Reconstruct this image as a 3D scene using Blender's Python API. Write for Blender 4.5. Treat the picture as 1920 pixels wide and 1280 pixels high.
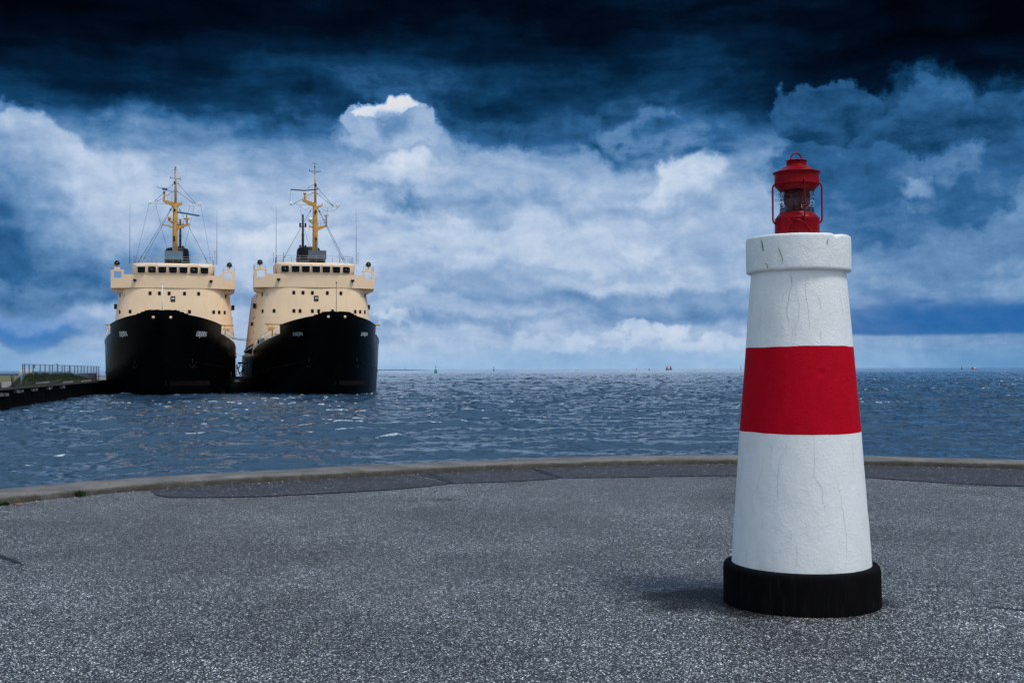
import bpy, bmesh, math, random
import numpy as np
from mathutils import Matrix, Vector, noise as mnoise
PI = math.pi
random.seed(7)
scene = bpy.context.scene
for o in list(bpy.data.objects): bpy.data.objects.remove(o)

# ------------------------------------------------------------------ camera
cam_d = bpy.data.cameras.new('camera'); cam = bpy.data.objects.new('camera', cam_d)
scene.collection.objects.link(cam)
cam_d.sensor_width = 36.0; cam_d.lens = 2150.0/1920*36.0
cam_d.clip_start = 0.05; cam_d.clip_end = 60000
PITCH = math.atan(52/2150)
cam.matrix_world = Matrix.Translation((0, 0, 1.6)) @ Matrix.Rotation(PI/2+PITCH, 4, 'X') @ Matrix.Rotation(math.radians(-0.19), 4, 'Z')
scene.camera = cam
scene.render.resolution_x = 1024; scene.render.resolution_y = 682
scene.view_settings.view_transform = 'Standard'; scene.view_settings.look = 'None'
scene.view_settings.gamma = 1.0; scene.view_settings.exposure = 0.0
scene.view_settings.use_curve_mapping = False

# ------------------------------------------------------------------ sun (soft, through the overcast)
SUN_EL, SUN_AZ = math.radians(63), math.radians(126)     # azimuth clockwise from +Y: right of and behind the camera
sun_d = bpy.data.lights.new('sun', 'SUN'); sun_d.energy = 2.3; sun_d.angle = math.radians(15); sun_d.color = (1.0, 0.965, 0.92)
sun = bpy.data.objects.new('sun', sun_d); scene.collection.objects.link(sun)
sdir = Vector((math.sin(SUN_AZ)*math.cos(SUN_EL), math.cos(SUN_AZ)*math.cos(SUN_EL), math.sin(SUN_EL)))
sun.rotation_euler = sdir.to_track_quat('Z', 'Y').to_euler()

# ------------------------------------------------------------------ world: storm clouds over a clear horizon
def s2l(c):
    return tuple(((v/255)/12.92 if v/255 <= .04045 else ((v/255+.055)/1.055)**2.4) for v in c)
world = bpy.data.worlds.new('World'); scene.world = world; world.use_nodes = True
wt = world.node_tree; wt.nodes.clear()
class G:
    """tiny helper that writes node expressions"""
    def __init__(s, t): s.t = t
    def n(s, kind, **kw):
        nd = s.t.nodes.new(kind)
        for k, v in kw.items(): setattr(nd, k, v)
        return nd
    def put(s, sock, v):
        if hasattr(v, 'is_output') or isinstance(v, bpy.types.NodeSocket): s.t.links.new(v, sock)
        else: sock.default_value = v
    def m(s, op, a, b=0.0, c=0.0, clamp=False):
        nd = s.n('ShaderNodeMath', operation=op); nd.use_clamp = clamp
        s.put(nd.inputs[0], a); s.put(nd.inputs[1], b); s.put(nd.inputs[2], c); return nd.outputs[0]
    def v(s, op, a, b=(0, 0, 0)):
        nd = s.n('ShaderNodeVectorMath', operation=op); s.put(nd.inputs[0], a); s.put(nd.inputs[1], b)
        return nd.outputs['Value'] if op in ('LENGTH', 'DOT_PRODUCT') else nd.outputs[0]
    def noise(s, vec, scale, detail=4, rough=.5, col=False, dist=0.0):
        nd = s.n('ShaderNodeTexNoise'); s.put(nd.inputs['Vector'], vec); nd.inputs['Scale'].default_value = scale
        nd.inputs['Detail'].default_value = detail; nd.inputs['Roughness'].default_value = rough; nd.inputs['Distortion'].default_value = dist
        return nd.outputs['Color'] if col else nd.outputs[0]
    def ramp(s, fac, stops, interp='LINEAR'):
        nd = s.n('ShaderNodeValToRGB'); cr = nd.color_ramp; cr.interpolation = interp
        while len(cr.elements) < len(stops): cr.elements.new(0.5)
        for e, (p, c) in zip(cr.elements, stops):
            e.position = p; e.color = tuple(c)+(1,) if not isinstance(c, (int, float)) else (c, c, c, 1)
        s.put(nd.inputs[0], fac); return nd.outputs[0]
    def rng(s, x, a, b, c=0.0, d=1.0, smooth=True):
        nd = s.n('ShaderNodeMapRange'); nd.interpolation_type = 'SMOOTHSTEP' if smooth else 'LINEAR'
        s.put(nd.inputs[0], x); nd.inputs[1].default_value = a; nd.inputs[2].default_value = b
        nd.inputs[3].default_value = c; nd.inputs[4].default_value = d; return nd.outputs[0]
    def mixf(s, f, a, b):
        nd = s.n('ShaderNodeMix', data_type='FLOAT'); s.put(nd.inputs[0], f); s.put(nd.inputs[2], a); s.put(nd.inputs[3], b); return nd.outputs[0]
    def mixc(s, f, a, b):
        nd = s.n('ShaderNodeMix', data_type='RGBA'); s.put(nd.inputs[0], f)
        for i, q in ((6, a), (7, b)):
            if isinstance(q, tuple) and len(q) == 3: q = q+(1,)
            s.put(nd.inputs[i], q)
        return nd.outputs[2]
g = G(wt)
tc = g.n('ShaderNodeTexCoord'); D = tc.outputs['Generated']
sp = g.n('ShaderNodeSeparateXYZ'); wt.links.new(D, sp.inputs[0]); X, Y, Z = sp.outputs
az = g.m('ARCTAN2', X, Y); el = g.m('ARCSINE', Z)
cb = g.n('ShaderNodeCombineXYZ'); g.put(cb.inputs[0], az); g.put(cb.inputs[1], el); P = cb.outputs[0]
def AE(x, y):                       # direction (bearing, elevation) of a point read off the photograph
    return math.atan((x-960)/2150), (692-y)/2150
flat = g.v('MULTIPLY', P, (1, 2.6, 1))
n_lo = g.v('SUBTRACT', g.noise(P, 7, 3, .5, col=True), (.5, .5, .5))
n_big = g.noise(flat, 5.5, 6, .52, dist=.3)
n_mid = g.noise(flat, 17, 7, .56, dist=.25)
n_str = g.noise(g.v('MULTIPLY', g.v('ADD', P, g.v('MULTIPLY', n_lo, (.05, .03, 0))), (1, 4.6, 1)), 8, 5, .52)
n_col = g.noise(P, 24, 8, .58, col=True)
warp = g.v('SUBTRACT', n_col, (.5, .5, .5))
Pw = g.v('ADD', P, g.v('ADD', g.v('MULTIPLY', warp, (.05, .045, 0)), g.v('MULTIPLY', n_lo, (.16, .08, 0))))
n_md = g.v('SUBTRACT', g.noise(P, 15, 5, .55, col=True), (.5, .5, .5))
Pf = g.v('ADD', P, g.v('ADD', g.v('MULTIPLY', warp, (.07, .06, 0)), g.v('MULTIPLY', n_md, (.085, .065, 0))))
# relief: brighter where a billow faces the light, from the difference of two nearby samples
Q = g.v('ADD', P, g.v('MULTIPLY', n_md, (.035, .028, 0)))
r1 = g.noise(Q, 26, 7, .55); r2 = g.noise(g.v('ADD', Q, (.004, .0065, 0)), 26, 7, .55)
relief = g.m('SUBTRACT', r1, r2)
r3 = g.noise(g.v('MULTIPLY', Q, (1, 1.6, 1)), 9, 6, .55); r4 = g.noise(g.v('MULTIPLY', g.v('ADD', Q, (.008, .013, 0)), (1, 1.6, 1)), 9, 6, .55)
relief = g.m('ADD', relief, g.m('MULTIPLY', g.m('SUBTRACT', r3, r4), 1.1))
elw = g.m('ADD', el, g.m('MULTIPLY', g.m('SUBTRACT', n_big, .5), .10))
def pos(y): return (692-y)/2150/0.6+.1
base_pts = [(760, .60), (692, .74), (655, .78), (600, .75), (540, .79), (480, .82), (410, .79), (350, .73), (300, .66), (255, .56), (215, .47), (165, .37), (110, .29), (50, .20), (-30, .11), (-60, .11), (-330, .10)]
t = g.ramp(g.m('ADD', g.m('DIVIDE', elw, .6), .1), [(max(0, min(1, pos(y))), v) for y, v in base_pts])
# the heavy cloud also closes the view on the right
side = g.m('ADD', g.rng(az, .20, .46), g.m('MULTIPLY', g.rng(az, -.28, -.46), .55))
t = g.m('SUBTRACT', t, g.m('MULTIPLY', side, .17))
t = g.m('ADD', t, g.m('MULTIPLY', g.m('SUBTRACT', n_mid, .5), .15))
t = g.m('ADD', t, g.m('MULTIPLY', g.m('SUBTRACT', n_str, .5), .30))
RELIEF = .20
def blob(t, x, y, rx, ry, val, alpha=1.0, soft=.5, wp=None, rot=0, add=False, shade=0.0):
    a, e = AE(x, y); rx /= 2150; ry /= 2150
    d = g.v('SUBTRACT', wp or Pw, (a, e, 0))
    if rot:
        nd = g.n('ShaderNodeVectorRotate', rotation_type='Z_AXIS'); g.put(nd.inputs[0], d); nd.inputs['Angle'].default_value = math.radians(rot); d = nd.outputs[0]
    d = g.v('MULTIPLY', d, (1/rx, 1/ry, 0))
    L = g.v('LENGTH', d)
    m = g.m('MULTIPLY', g.rng(L, 1+soft*.5, 1-soft*.5 if soft < 2 else 0), alpha)
    if add: return g.m('ADD', t, g.m('MULTIPLY', m, val))
    v = val
    if shade:
        s2 = g.n('ShaderNodeSeparateXYZ'); wt.links.new(d, s2.inputs[0])
        v = g.m('ADD', g.m('MULTIPLY', s2.outputs[1], shade), val)
        v = g.m('ADD', v, g.m('MULTIPLY', g.m('SUBTRACT', n_mid, .5), .22))
    return g.mixf(m, t, v)
# broad dark and light masses
t = blob(t, 1060, 100, 150, 70, -.08, add=True, soft=1.6)
t = blob(t, 640, 60, 500, 60, -.07, add=True, soft=1.8)
t = blob(t, 120, 60, 420, 120, -.12, add=True, soft=1.8)
t = blob(t, 1700, 110, 520, 110, -.07, add=True, soft=1.6)
t = blob(t, 1600, 170, 420, 80, -.12, add=True, soft=1.4)
t = blob(t, 1300, 130, 180, 55, .09, add=True, soft=1.6)
t = blob(t, 700, 140, 260, 50, .06, add=True, soft=1.6)
t = blob(t, 590, 245, 90, 50, -.08, add=True, soft=1.6)
t = blob(t, 330, 215, 260, 50, -.08, add=True, soft=1.6)
t = blob(t, 960, 240, 190, 50, -.12, add=True, soft=1.4)
t = blob(t, 1190, 300, 150, 28, -.14, add=True, soft=1.0)
t = blob(t, 560, 350, 200, 60, .06, add=True, soft=1.6)
t = blob(t, 300, 262, 70, 20, .10, .9, add=True, soft=1.2)
# clouds with an edge of their own
t = blob(t, 30, 400, 290, 150, .70, .9, .18, Pf, rot=22, shade=.10)
t = blob(t, 190, 385, 110, 65, .84, .75, .6, Pw, rot=20)
t = blob(t, -150, 410, 130, 110, .36, .7, 1.3)
t = blob(t, 745, 290, 125, 88, .70, .85, .35, Pf, shade=.05)
t = blob(t, 730, 235, 82, 48, .74, .9, .16, Pf)
t = blob(t, 733, 210, 48, 17, .98, .95, .35, Pf)
t = blob(t, 705, 248, 42, 26, .60, .8, .8)
t = blob(t, 745, 318, 105, 34, .93, .8, .9, Pf, shade=.06)
t = blob(t, 680, 330, 60, 40, .52, .25, .9)
t = blob(t, 1175, 242, 60, 24, .66, .6, 1.1, Pf)
t = blob(t, 1000, 330, 210, 60, .76, .6, .5, Pf)
t = blob(t, 880, 450, 190, 38, .83, .7, .5, Pf, shade=.05)
t = blob(t, 545, 455, 130, 42, .86, .7, .4, Pf, shade=.08)
t = blob(t, 1275, 362, 95, 50, .84, .8, .6, Pf, rot=-24, shade=.12)
t = blob(t, 1130, 440, 250, 60, .82, .65, .6, Pf)
t = blob(t, 1200, 480, 60, 22, .86, .7, .5, Pf)
t = blob(t, 1700, 330, 240, 135, .45, .85, .22, Pf, rot=-14, shade=-.02)
t = blob(t, 1560, 240, 80, 50, .43, .85, .22, Pf, shade=.06)
t = blob(t, 1765, 262, 105, 58, .43, .85, .20, Pf, shade=.06)
t = blob(t, 1790, 335, 60, 30, .62, .6, .9, Pf)
t = blob(t, 1735, 378, 36, 16, .70, .7, .9, Pf)
t = blob(t, 1700, 470, 330, 60, .55, .6, 1.0)
t = blob(t, 742, 592, 36, 12, .90, .7, 1.0, Pf)
for q in ((1120, 548, 330, 13, -.11), (1350, 590, 200, 18, -.12), (860, 398, 190, 13, -.08), (1180, 412, 170, 11, -.07), (470, 545, 330, 12, -.07), (110, 500, 190, 40, -.10), (880, 600, 150, 9, -.08), (1000, 500, 240, 9, -.06), (350, 420, 160, 12, -.06)):
    t = blob(t, *q, add=True, soft=1.7)
t = blob(t, 60, 583, 130, 14, .78, .7, .7)
t = blob(t, 40, 555, 150, 26, .52, .6, 1.0)
t = blob(t, 90, 612, 130, 16, .52, .6, 1.0)
t = blob(t, 850, 522, 200, 16, .60, .4, 1.2)
t = blob(t, 1200, 560, 260, 22, .62, .5, 1.0)
t = blob(t, 1200, 634, 200, 16, .88, .7, .8, Pf, shade=.05)
t = blob(t, 1040, 640, 120, 14, .84, .7, .6, Pf)
t = blob(t, 560, 648, 420, 12, .76, .4, 1.0)
amp = g.rng(t, .05, .55, .25, 1.0)
t = g.m('ADD', t, g.m('MULTIPLY', g.m('MULTIPLY', g.m('SUBTRACT', g.noise(g.v('MULTIPLY', Q, (1, 1.7, 1)), 52, 7, .6), .5), amp), .13))
t = g.m('ADD', t, g.m('MULTIPLY', g.m('MULTIPLY', relief, amp), RELIEF))
t = g.m('MULTIPLY', g.m('MAXIMUM', t, 0.0), 1.0, clamp=True)
col = g.ramp(t, [(0, s2l((1, 4, 12))), (.12, s2l((2, 13, 30))), (.25, s2l((5, 32, 58))), (.38, s2l((18, 62, 100))), (.50, s2l((50, 102, 152))), (.62, s2l((102, 142, 186))),
                 (.74, s2l((150, 177, 211))), (.84, s2l((186, 204, 228))), (.93, s2l((210, 221, 236))), (1, s2l((228, 226, 224)))])
# saturated blue gap low on the right, cut off level at the bottom by the distant clear air
gap = g.m('MULTIPLY', g.m('MULTIPLY', g.rng(az, .15, .30), g.rng(elw, .060, .036)), g.rng(g.m('ADD', el, g.m('MULTIPLY', g.m('SUBTRACT', n_mid, .5), .006)), .0250, .0290))
col = g.mixc(g.m('MULTIPLY', gap, .82), col, s2l((22, 96, 164)))
gapl = g.m('MULTIPLY', g.rng(g.v('LENGTH', g.v('MULTIPLY', g.v('SUBTRACT', Pw, (AE(50, 600)[0], AE(50, 600)[1], 0)), (2150/170, 2150/26, 0))), 1.4, .4), .6)
col = g.mixc(gapl, col, s2l((52, 122, 196)))
# clear strip over the horizon
clear = g.m('MULTIPLY', g.rng(el, .0275, .004), .62)
hor = g.mixc(g.m('MULTIPLY', g.rng(az, .12, .44), .75), s2l((150, 188, 224)), s2l((92, 150, 198)))
hor = g.mixc(g.m('MULTIPLY', g.rng(az, -.30, -.46), .6), hor, s2l((96, 150, 200)))
col = g.mixc(clear, col, hor)
# overhead and behind the photographer: unseen thinner overcast, brightened to light the scene
sky = g.n('ShaderNodeTexSky', sky_type='NISHITA', sun_disc=False); sky.sun_elevation = SUN_EL; sky.sun_rotation = SUN_AZ
sky.air_density = 1.0; sky.dust_density = 1.5
over = g.mixc(g.m('ADD', .70, g.m('MULTIPLY', n_big, .25)), g.v('MULTIPLY', sky.outputs[0], (.10, .10, .10)), (.60, .68, .78))
up_blue = g.mixc(n_mid, s2l((98, 134, 176)), s2l((148, 174, 206)))
col = g.mixc(g.rng(el, .31, .50), col, up_blue)
w_back = g.m('MAXIMUM', g.rng(Y, .25, -.35), g.m('MULTIPLY', g.rng(el, .9, 1.45), .35))
OVER = .98
over = g.v('MULTIPLY', over, (OVER, OVER, OVER))
col = g.mixc(w_back, col, over)
col = g.v('MULTIPLY', col, (10, 10, 10))
bg = g.n('ShaderNodeBackground'); g.put(bg.inputs[0], col); bg.inputs[1].default_value = 0.1
wo = g.n('ShaderNodeOutputWorld'); wt.links.new(bg.outputs[0], wo.inputs[0])
world.cycles.sampling_method = 'MANUAL'; world.cycles.sample_map_resolution = 1024

# ------------------------------------------------------------------ helpers
C = scene.collection
def tag(o, label=None, cat=None, group=None, kind=None):
    if label: o['label'] = label
    if cat: o['category'] = cat
    if group: o['group'] = group
    if kind: o['kind'] = kind
    return o
def thing(name, label, cat, loc=(0, 0, 0), rz=0, group=None):
    o = bpy.data.objects.new(name, None); C.objects.link(o); o.empty_display_size = .2
    o.location = loc; o.rotation_euler = (0, 0, rz); return tag(o, label, cat, group)
class MB:
    def __init__(s): s.v = []; s.f = []; s.mi = []; s.sm = []
    def add(s, vs, fs, mi=0, smooth=False):
        b = len(s.v); s.v += [tuple(p) for p in vs]
        for f in fs: s.f.append(tuple(i+b for i in f)); s.mi.append(mi); s.sm.append(smooth)
        return s
    def box(s, x0, x1, y0, y1, z0, z1, mi=0, M=None):
        vs = [Vector((x, y, z)) for z in (z0, z1) for x, y in ((x0, y0), (x1, y0), (x1, y1), (x0, y1))]
        if M: vs = [M @ v for v in vs]
        return s.add(vs, [(0, 3, 2, 1), (4, 5, 6, 7), (0, 1, 5, 4), (1, 2, 6, 5), (2, 3, 7, 6), (3, 0, 4, 7)], mi)
    def tube(s, pts, r, n=8, mi=0, smooth=True, closed=False):
        pts = [Vector(p) for p in pts]; m = len(pts)
        rs = r if isinstance(r, (list, tuple)) else [r]*m
        vs = []; up = None
        for i, p in enumerate(pts):
            a = pts[i-1] if (i or closed) else p; b = pts[(i+1) % m] if (i < m-1 or closed) else p
            t = (b-a)
            if t.length < 1e-9: t = Vector((0, 0, 1))
            t.normalize()
            if up is None: up = Vector((0, 0, 1)) if abs(t.z) < .9 else Vector((1, 0, 0))
            u = t.cross(up); u.normalize(); w = u.cross(t)
            up = w
            for k in range(n):
                q = 2*PI*k/n; vs.append(p+(u*math.cos(q)+w*math.sin(q))*rs[i])
        fs = []
        for i in range(m-1 if not closed else m):
            j = (i+1) % m
            for k in range(n): fs.append((i*n+k, i*n+(k+1) % n, j*n+(k+1) % n, j*n+k))
        if not closed: fs.append(tuple(range(n-1, -1, -1))); fs.append(tuple((m-1)*n+k for k in range(n)))
        return s.add(vs, fs, mi, smooth)
    def lathe(s, prof, n=32, c=(0, 0, 0), mi=0, smooth=True, cap=True):
        vs = []
        for r, z in prof:
            for k in range(n): q = 2*PI*k/n; vs.append((c[0]+r*math.cos(q), c[1]+r*math.sin(q), c[2]+z))
        fs = []
        for i in range(len(prof)-1):
            for k in range(n): fs.append((i*n+k, i*n+(k+1) % n, (i+1)*n+(k+1) % n, (i+1)*n+k))
        if cap:
            fs.append(tuple(range(n-1, -1, -1))); fs.append(tuple((len(prof)-1)*n+k for k in range(n)))
        return s.add(vs, fs, mi, smooth)
    def prism(s, poly, o, ux, uy, depth, mi=0):
        """poly in the (ux,uy) plane at o, pushed out by the vector depth"""
        o, ux, uy, d = Vector(o), Vector(ux), Vector(uy), Vector(depth); n = len(poly)
        a = [o+ux*p[0]+uy*p[1] for p in poly]
        fs = [tuple(range(n-1, -1, -1)), tuple(range(n, 2*n))]+[(i, (i+1) % n, n+(i+1) % n, n+i) for i in range(n)]
        return s.add(a+[p+d for p in a], fs, mi)
    def build(s, name, mats, parent=None, bevel=0, fix=True):
        me = bpy.data.meshes.new(name); me.from_pydata([tuple(v) for v in s.v], [], s.f); me.update()
        mats = mats if isinstance(mats, (list, tuple)) else [mats]
        for m in mats: me.materials.append(m)
        me.polygons.foreach_set('material_index', s.mi); me.polygons.foreach_set('use_smooth', s.sm)
        if fix:
            bm = bmesh.new(); bm.from_mesh(me); bmesh.ops.recalc_face_normals(bm, faces=bm.faces); bm.to_mesh(me); bm.free()
        o = bpy.data.objects.new(name, me); C.objects.link(o)
        if parent is not None: o.parent = parent
        if bevel:
            b = o.modifiers.new('bevel', 'BEVEL'); b.width = bevel; b.segments = 2; b.limit_method = 'ANGLE'; b.angle_limit = math.radians(50)
            b.harden_normals = False
        return o
def rrect(w, h, r, k=3):
    out = []
    for cx, cy, a0 in ((w/2-r, h/2-r, 0), (-w/2+r, h/2-r, 90), (-w/2+r, -h/2+r, 180), (w/2-r, -h/2+r, 270)):
        for i in range(k+1):
            a = math.radians(a0+90*i/k); out.append((cx+r*math.cos(a), cy+r*math.sin(a)))
    return out
def newmat(name):
    m = bpy.data.materials.new(name); m.use_nodes = True; t = m.node_tree
    b = t.nodes['Principled BSDF']; return m, G(t), b
def simple(name, col, rough=.5, var=.12, scale=3.0, metal=0.0, bump=0.0, bscale=30.0, dirt=None, dirt_amt=0.0, spec=None):
    """painted or weathered surface: base colour with patchy variation, optional bump and streaky dirt"""
    m, g, b = newmat(name)
    tcn = g.n('ShaderNodeTexCoord').outputs['Object']
    n1 = g.noise(tcn, scale, 6, .6)
    f = g.rng(n1, .3, .7, 1-var, 1+var, False)
    c = g.v('MULTIPLY', tuple(col), (1, 1, 1))
    cc = g.n('ShaderNodeRGB'); cc.outputs[0].default_value = tuple(col)+(1,)
    cx = g.v('SCALE', cc.outputs[0]); cx.node.inputs['Scale'].default_value = 1; m.node_tree.links.new(f, cx.node.inputs['Scale'])
    if dirt:
        st = g.noise(g.v('MULTIPLY', tcn, (1, 1, .12)), scale*4, 5, .6)
        cx = g.mixc(g.m('MULTIPLY', g.rng(st, .52, .72), dirt_amt), cx, tuple(dirt))
    g.put(b.inputs['Base Color'], cx)
    g.put(b.inputs['Roughness'], g.rng(n1, .2, .8, max(0.02, rough-.08), min(1, rough+.08), False))
    b.inputs['Metallic'].default_value = metal
    if spec is not None: b.inputs['Specular IOR Level'].default_value = spec
    if bump:
        bn = g.n('ShaderNodeBump'); bn.inputs['Strength'].default_value = 1; bn.inputs['Distance'].default_value = bump
        g.put(bn.inputs['Height'], g.noise(tcn, bscale, 5, .6)); m.node_tree.links.new(bn.outputs[0], b.inputs['Normal'])
    return m
# ------------------------------------------------------------------ materials
def mat_pavement():
    m, g, b = newmat('exposed_aggregate'); tcn = g.n('ShaderNodeTexCoord').outputs['Object']
    def cells(sc, rnd=1.0):
        v = g.n('ShaderNodeTexVoronoi'); v.inputs['Scale'].default_value = sc; v.inputs['Randomness'].default_value = rnd; g.put(v.inputs['Vector'], tcn); return v
    v1 = cells(125); v2 = cells(66)
    s1 = g.n('ShaderNodeSeparateColor'); g.put(s1.inputs[0], v1.outputs['Color'])
    s2 = g.n('ShaderNodeSeparateColor'); g.put(s2.inputs[0], v2.outputs['Color'])
    stone = g.ramp(s1.outputs[0], [(0, (.012, .014, .016)), (.38, (.038, .043, .048)), (.60, (.125, .138, .148)), (.80, (.32, .35, .37)), (.93, (.60, .645, .67)), (1, (.85, .90, .93))])
    big = g.ramp(s2.outputs[1], [(0, .22), (.45, .8), (.85, 1.4), (1, 2.6)])
    c = g.v('MULTIPLY', stone, big)
    # bitumen shows between the chips
    c = g.mixc(g.rng(v1.outputs['Distance'], .42, .62), c, (.012, .014, .018))
    patch = g.noise(tcn, .45, 5, .6); p2 = g.noise(tcn, 2.2, 5, .65)
    k = g.m('MULTIPLY', g.rng(patch, .35, .65, .80, 1.50, False), g.rng(p2, .3, .7, .82, 1.18, False))
    sc = g.v('SCALE', c); g.t.links.new(k, sc.node.inputs['Scale'])
    # old wheel marks and damp stains
    st = g.rng(g.noise(g.v('MULTIPLY', tcn, (1, 2.4, 1)), .9, 6, .62, dist=.6), .60, .74)
    c = g.mixc(g.m('MULTIPLY', st, .45), sc, (.02, .023, .028))
    # contact shade and damp painted round the lighthouse foot, spreading to its left
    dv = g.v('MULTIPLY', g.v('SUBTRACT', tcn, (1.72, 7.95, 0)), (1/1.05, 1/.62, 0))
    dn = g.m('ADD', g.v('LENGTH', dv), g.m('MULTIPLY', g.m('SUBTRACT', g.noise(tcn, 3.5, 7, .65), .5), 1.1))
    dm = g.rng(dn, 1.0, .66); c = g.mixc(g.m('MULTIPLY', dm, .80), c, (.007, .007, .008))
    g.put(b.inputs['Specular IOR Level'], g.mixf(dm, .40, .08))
    g.put(b.inputs['Base Color'], c)
    g.put(b.inputs['Roughness'], g.rng(s1.outputs[1], 0, 1, .38, .75, False))
    bn = g.n('ShaderNodeBump'); bn.inputs['Distance'].default_value = .0045; bn.inputs['Strength'].default_value = .9
    g.put(bn.inputs['Height'], g.m('ADD', g.m('MULTIPLY', v1.outputs['Distance'], -1.0), g.m('MULTIPLY', s1.outputs[2], .6)))
    g.t.links.new(bn.outputs[0], b.inputs['Normal']); return m
def mat_patch():
    m, g, b = newmat('smooth_asphalt'); tcn = g.n('ShaderNodeTexCoord').outputs['Object']
    v = g.n('ShaderNodeTexVoronoi'); v.inputs['Scale'].default_value = 55; g.put(v.inputs['Vector'], tcn)
    s = g.n('ShaderNodeSeparateColor'); g.put(s.inputs[0], v.outputs['Color'])
    c = g.ramp(s.outputs[0], [(0, (.016, .016, .020)), (.9, (.032, .032, .040)), (.955, (.10, .10, .11)), (1, (.5, .5, .52))])
    n = g.noise(tcn, 1.3, 6, .65)
    sc = g.v('SCALE', c); g.t.links.new(g.rng(n, .3, .7, .6, 1.2, False), sc.node.inputs['Scale'])
    g.put(b.inputs['Base Color'], sc); b.inputs['Roughness'].default_value = .62
    bn = g.n('ShaderNodeBump'); bn.inputs['Distance'].default_value = .003; g.put(bn.inputs['Height'], g.noise(tcn, 60, 5, .6))
    g.t.links.new(bn.outputs[0], b.inputs['Normal']); return m
def mat_concrete(name, a, bcol, dark, sc=2.0, z_dark=None):
    m, g, b = newmat(name); tcn = g.n('ShaderNodeTexCoord').outputs['Object']
    n = g.noise(tcn, sc, 8, .62); n2 = g.noise(tcn, sc*9, 6, .65); n3 = g.noise(tcn, 120, 4, .6)
    c = g.mixc(g.rng(n, .35, .65), a, bcol)
    c = g.mixc(g.m('MULTIPLY', g.rng(n2, .5, .68), .6), c, dark)
    c = g.mixc(g.m('MULTIPLY', g.rng(n3, .52, .66), .65), c, tuple(v*.45 for v in a))
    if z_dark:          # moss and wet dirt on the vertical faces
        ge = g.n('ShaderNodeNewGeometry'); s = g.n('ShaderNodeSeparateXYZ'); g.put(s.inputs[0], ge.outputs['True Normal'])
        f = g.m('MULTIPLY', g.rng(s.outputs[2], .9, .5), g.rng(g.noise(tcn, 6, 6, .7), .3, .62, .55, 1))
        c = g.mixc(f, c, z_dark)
    g.put(b.inputs['Base Color'], c); b.inputs['Roughness'].default_value = .85
    bn = g.n('ShaderNodeBump'); bn.inputs['Distance'].default_value = .018; g.put(bn.inputs['Height'], g.m('ADD', n2, g.m('MULTIPLY', n3, .35)))
    g.t.links.new(bn.outputs[0], b.inputs['Normal']); return m
def mat_plaster(name, col, stain, rough=.5):
    m, g, b = newmat(name); tcn = g.n('ShaderNodeTexCoord').outputs['Object']
    n = g.noise(tcn, 5, 7, .6); n2 = g.noise(g.v('MULTIPLY', tcn, (1, 1, .45)), 14, 6, .62)
    c = g.mixc(g.m('MULTIPLY', g.rng(n, .45, .7), .22), col, stain)
    c = g.mixc(g.m('MULTIPLY', g.rng(n2, .56, .74), .28), c, stain)
    g.put(b.inputs['Base Color'], c); g.put(b.inputs['Roughness'], g.rng(n2, .3, .7, rough-.1, rough+.12, False))
    fl = g.rng(g.noise(tcn, 34, 3, .5, dist=1.2), .50, .56)          # trowelled flakes of paint
    fl2 = g.rng(g.noise(tcn, 19, 3, .55, dist=1.8), .52, .56)
    fine = g.noise(tcn, 150, 4, .6)
    h = g.m('ADD', g.m('MULTIPLY', fl, .55), g.m('ADD', g.m('MULTIPLY', fl2, .8), g.m('MULTIPLY', fine, .35)))
    bn = g.n('ShaderNodeBump'); bn.inputs['Distance'].default_value = .0010; bn.inputs['Strength'].default_value = .8; g.put(bn.inputs['Height'], h)
    g.t.links.new(bn.outputs[0], b.inputs['Normal']); return m
def mat_water():
    m, g, b = newmat('sea_water'); tcn = g.n('ShaderNodeTexCoord').outputs['Object']
    st = g.v('MULTIPLY', tcn, (.42, 1, 1))
    h = g.m('ADD', g.noise(st, 2.6, 6, .6, dist=.3), g.m('MULTIPLY', g.noise(st, 11, 5, .6), .35))
    bn = g.n('ShaderNodeBump'); bn.inputs['Distance'].default_value = .042; bn.inputs['Strength'].default_value = .9; g.put(bn.inputs['Height'], h)
    at = g.n('ShaderNodeAttribute', attribute_name='foam'); f0 = at.outputs['Fac']
    fn = g.noise(tcn, 6, 8, .72, dist=.5)
    foam = g.m('MULTIPLY', g.rng(g.m('ADD', g.m('MULTIPLY', f0, .75), g.m('MULTIPLY', g.m('SUBTRACT', fn, .5), 1.1)), .42, .75), g.rng(f0, .02, .2))
    c = g.mixc(foam, (.026, .062, .108), (.72, .78, .84))
    g.put(b.inputs['Base Color'], c); g.put(b.inputs['Roughness'], g.mixf(foam, .07, .7)); b.inputs['IOR'].default_value = 1.333
    g.t.links.new(bn.outputs[0], b.inputs['Normal']); return m

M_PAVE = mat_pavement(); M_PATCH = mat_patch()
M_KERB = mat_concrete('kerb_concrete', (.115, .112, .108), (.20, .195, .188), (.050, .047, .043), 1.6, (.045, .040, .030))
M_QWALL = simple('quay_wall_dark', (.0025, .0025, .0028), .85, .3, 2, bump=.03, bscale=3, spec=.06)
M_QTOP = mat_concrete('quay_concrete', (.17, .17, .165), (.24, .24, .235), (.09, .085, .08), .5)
M_WHITE = mat_plaster('white_masonry_paint', (.78, .83, .855), (.58, .62, .60), .55)
M_RED = mat_plaster('red_masonry_paint', (.46, .0008, .014), (.27, .0005, .005), .7)
for m_ in (M_RED,): m_.node_tree.nodes['Principled BSDF'].inputs['Specular IOR Level'].default_value = .08
M_CRACK = simple('crack_grey', (.50, .51, .47), .9, .3, 20)  # pale grey of the hairline cracks
M_CRACKD = simple('crack_stain', (.20, .20, .16), .9, .4, 20)
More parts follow.
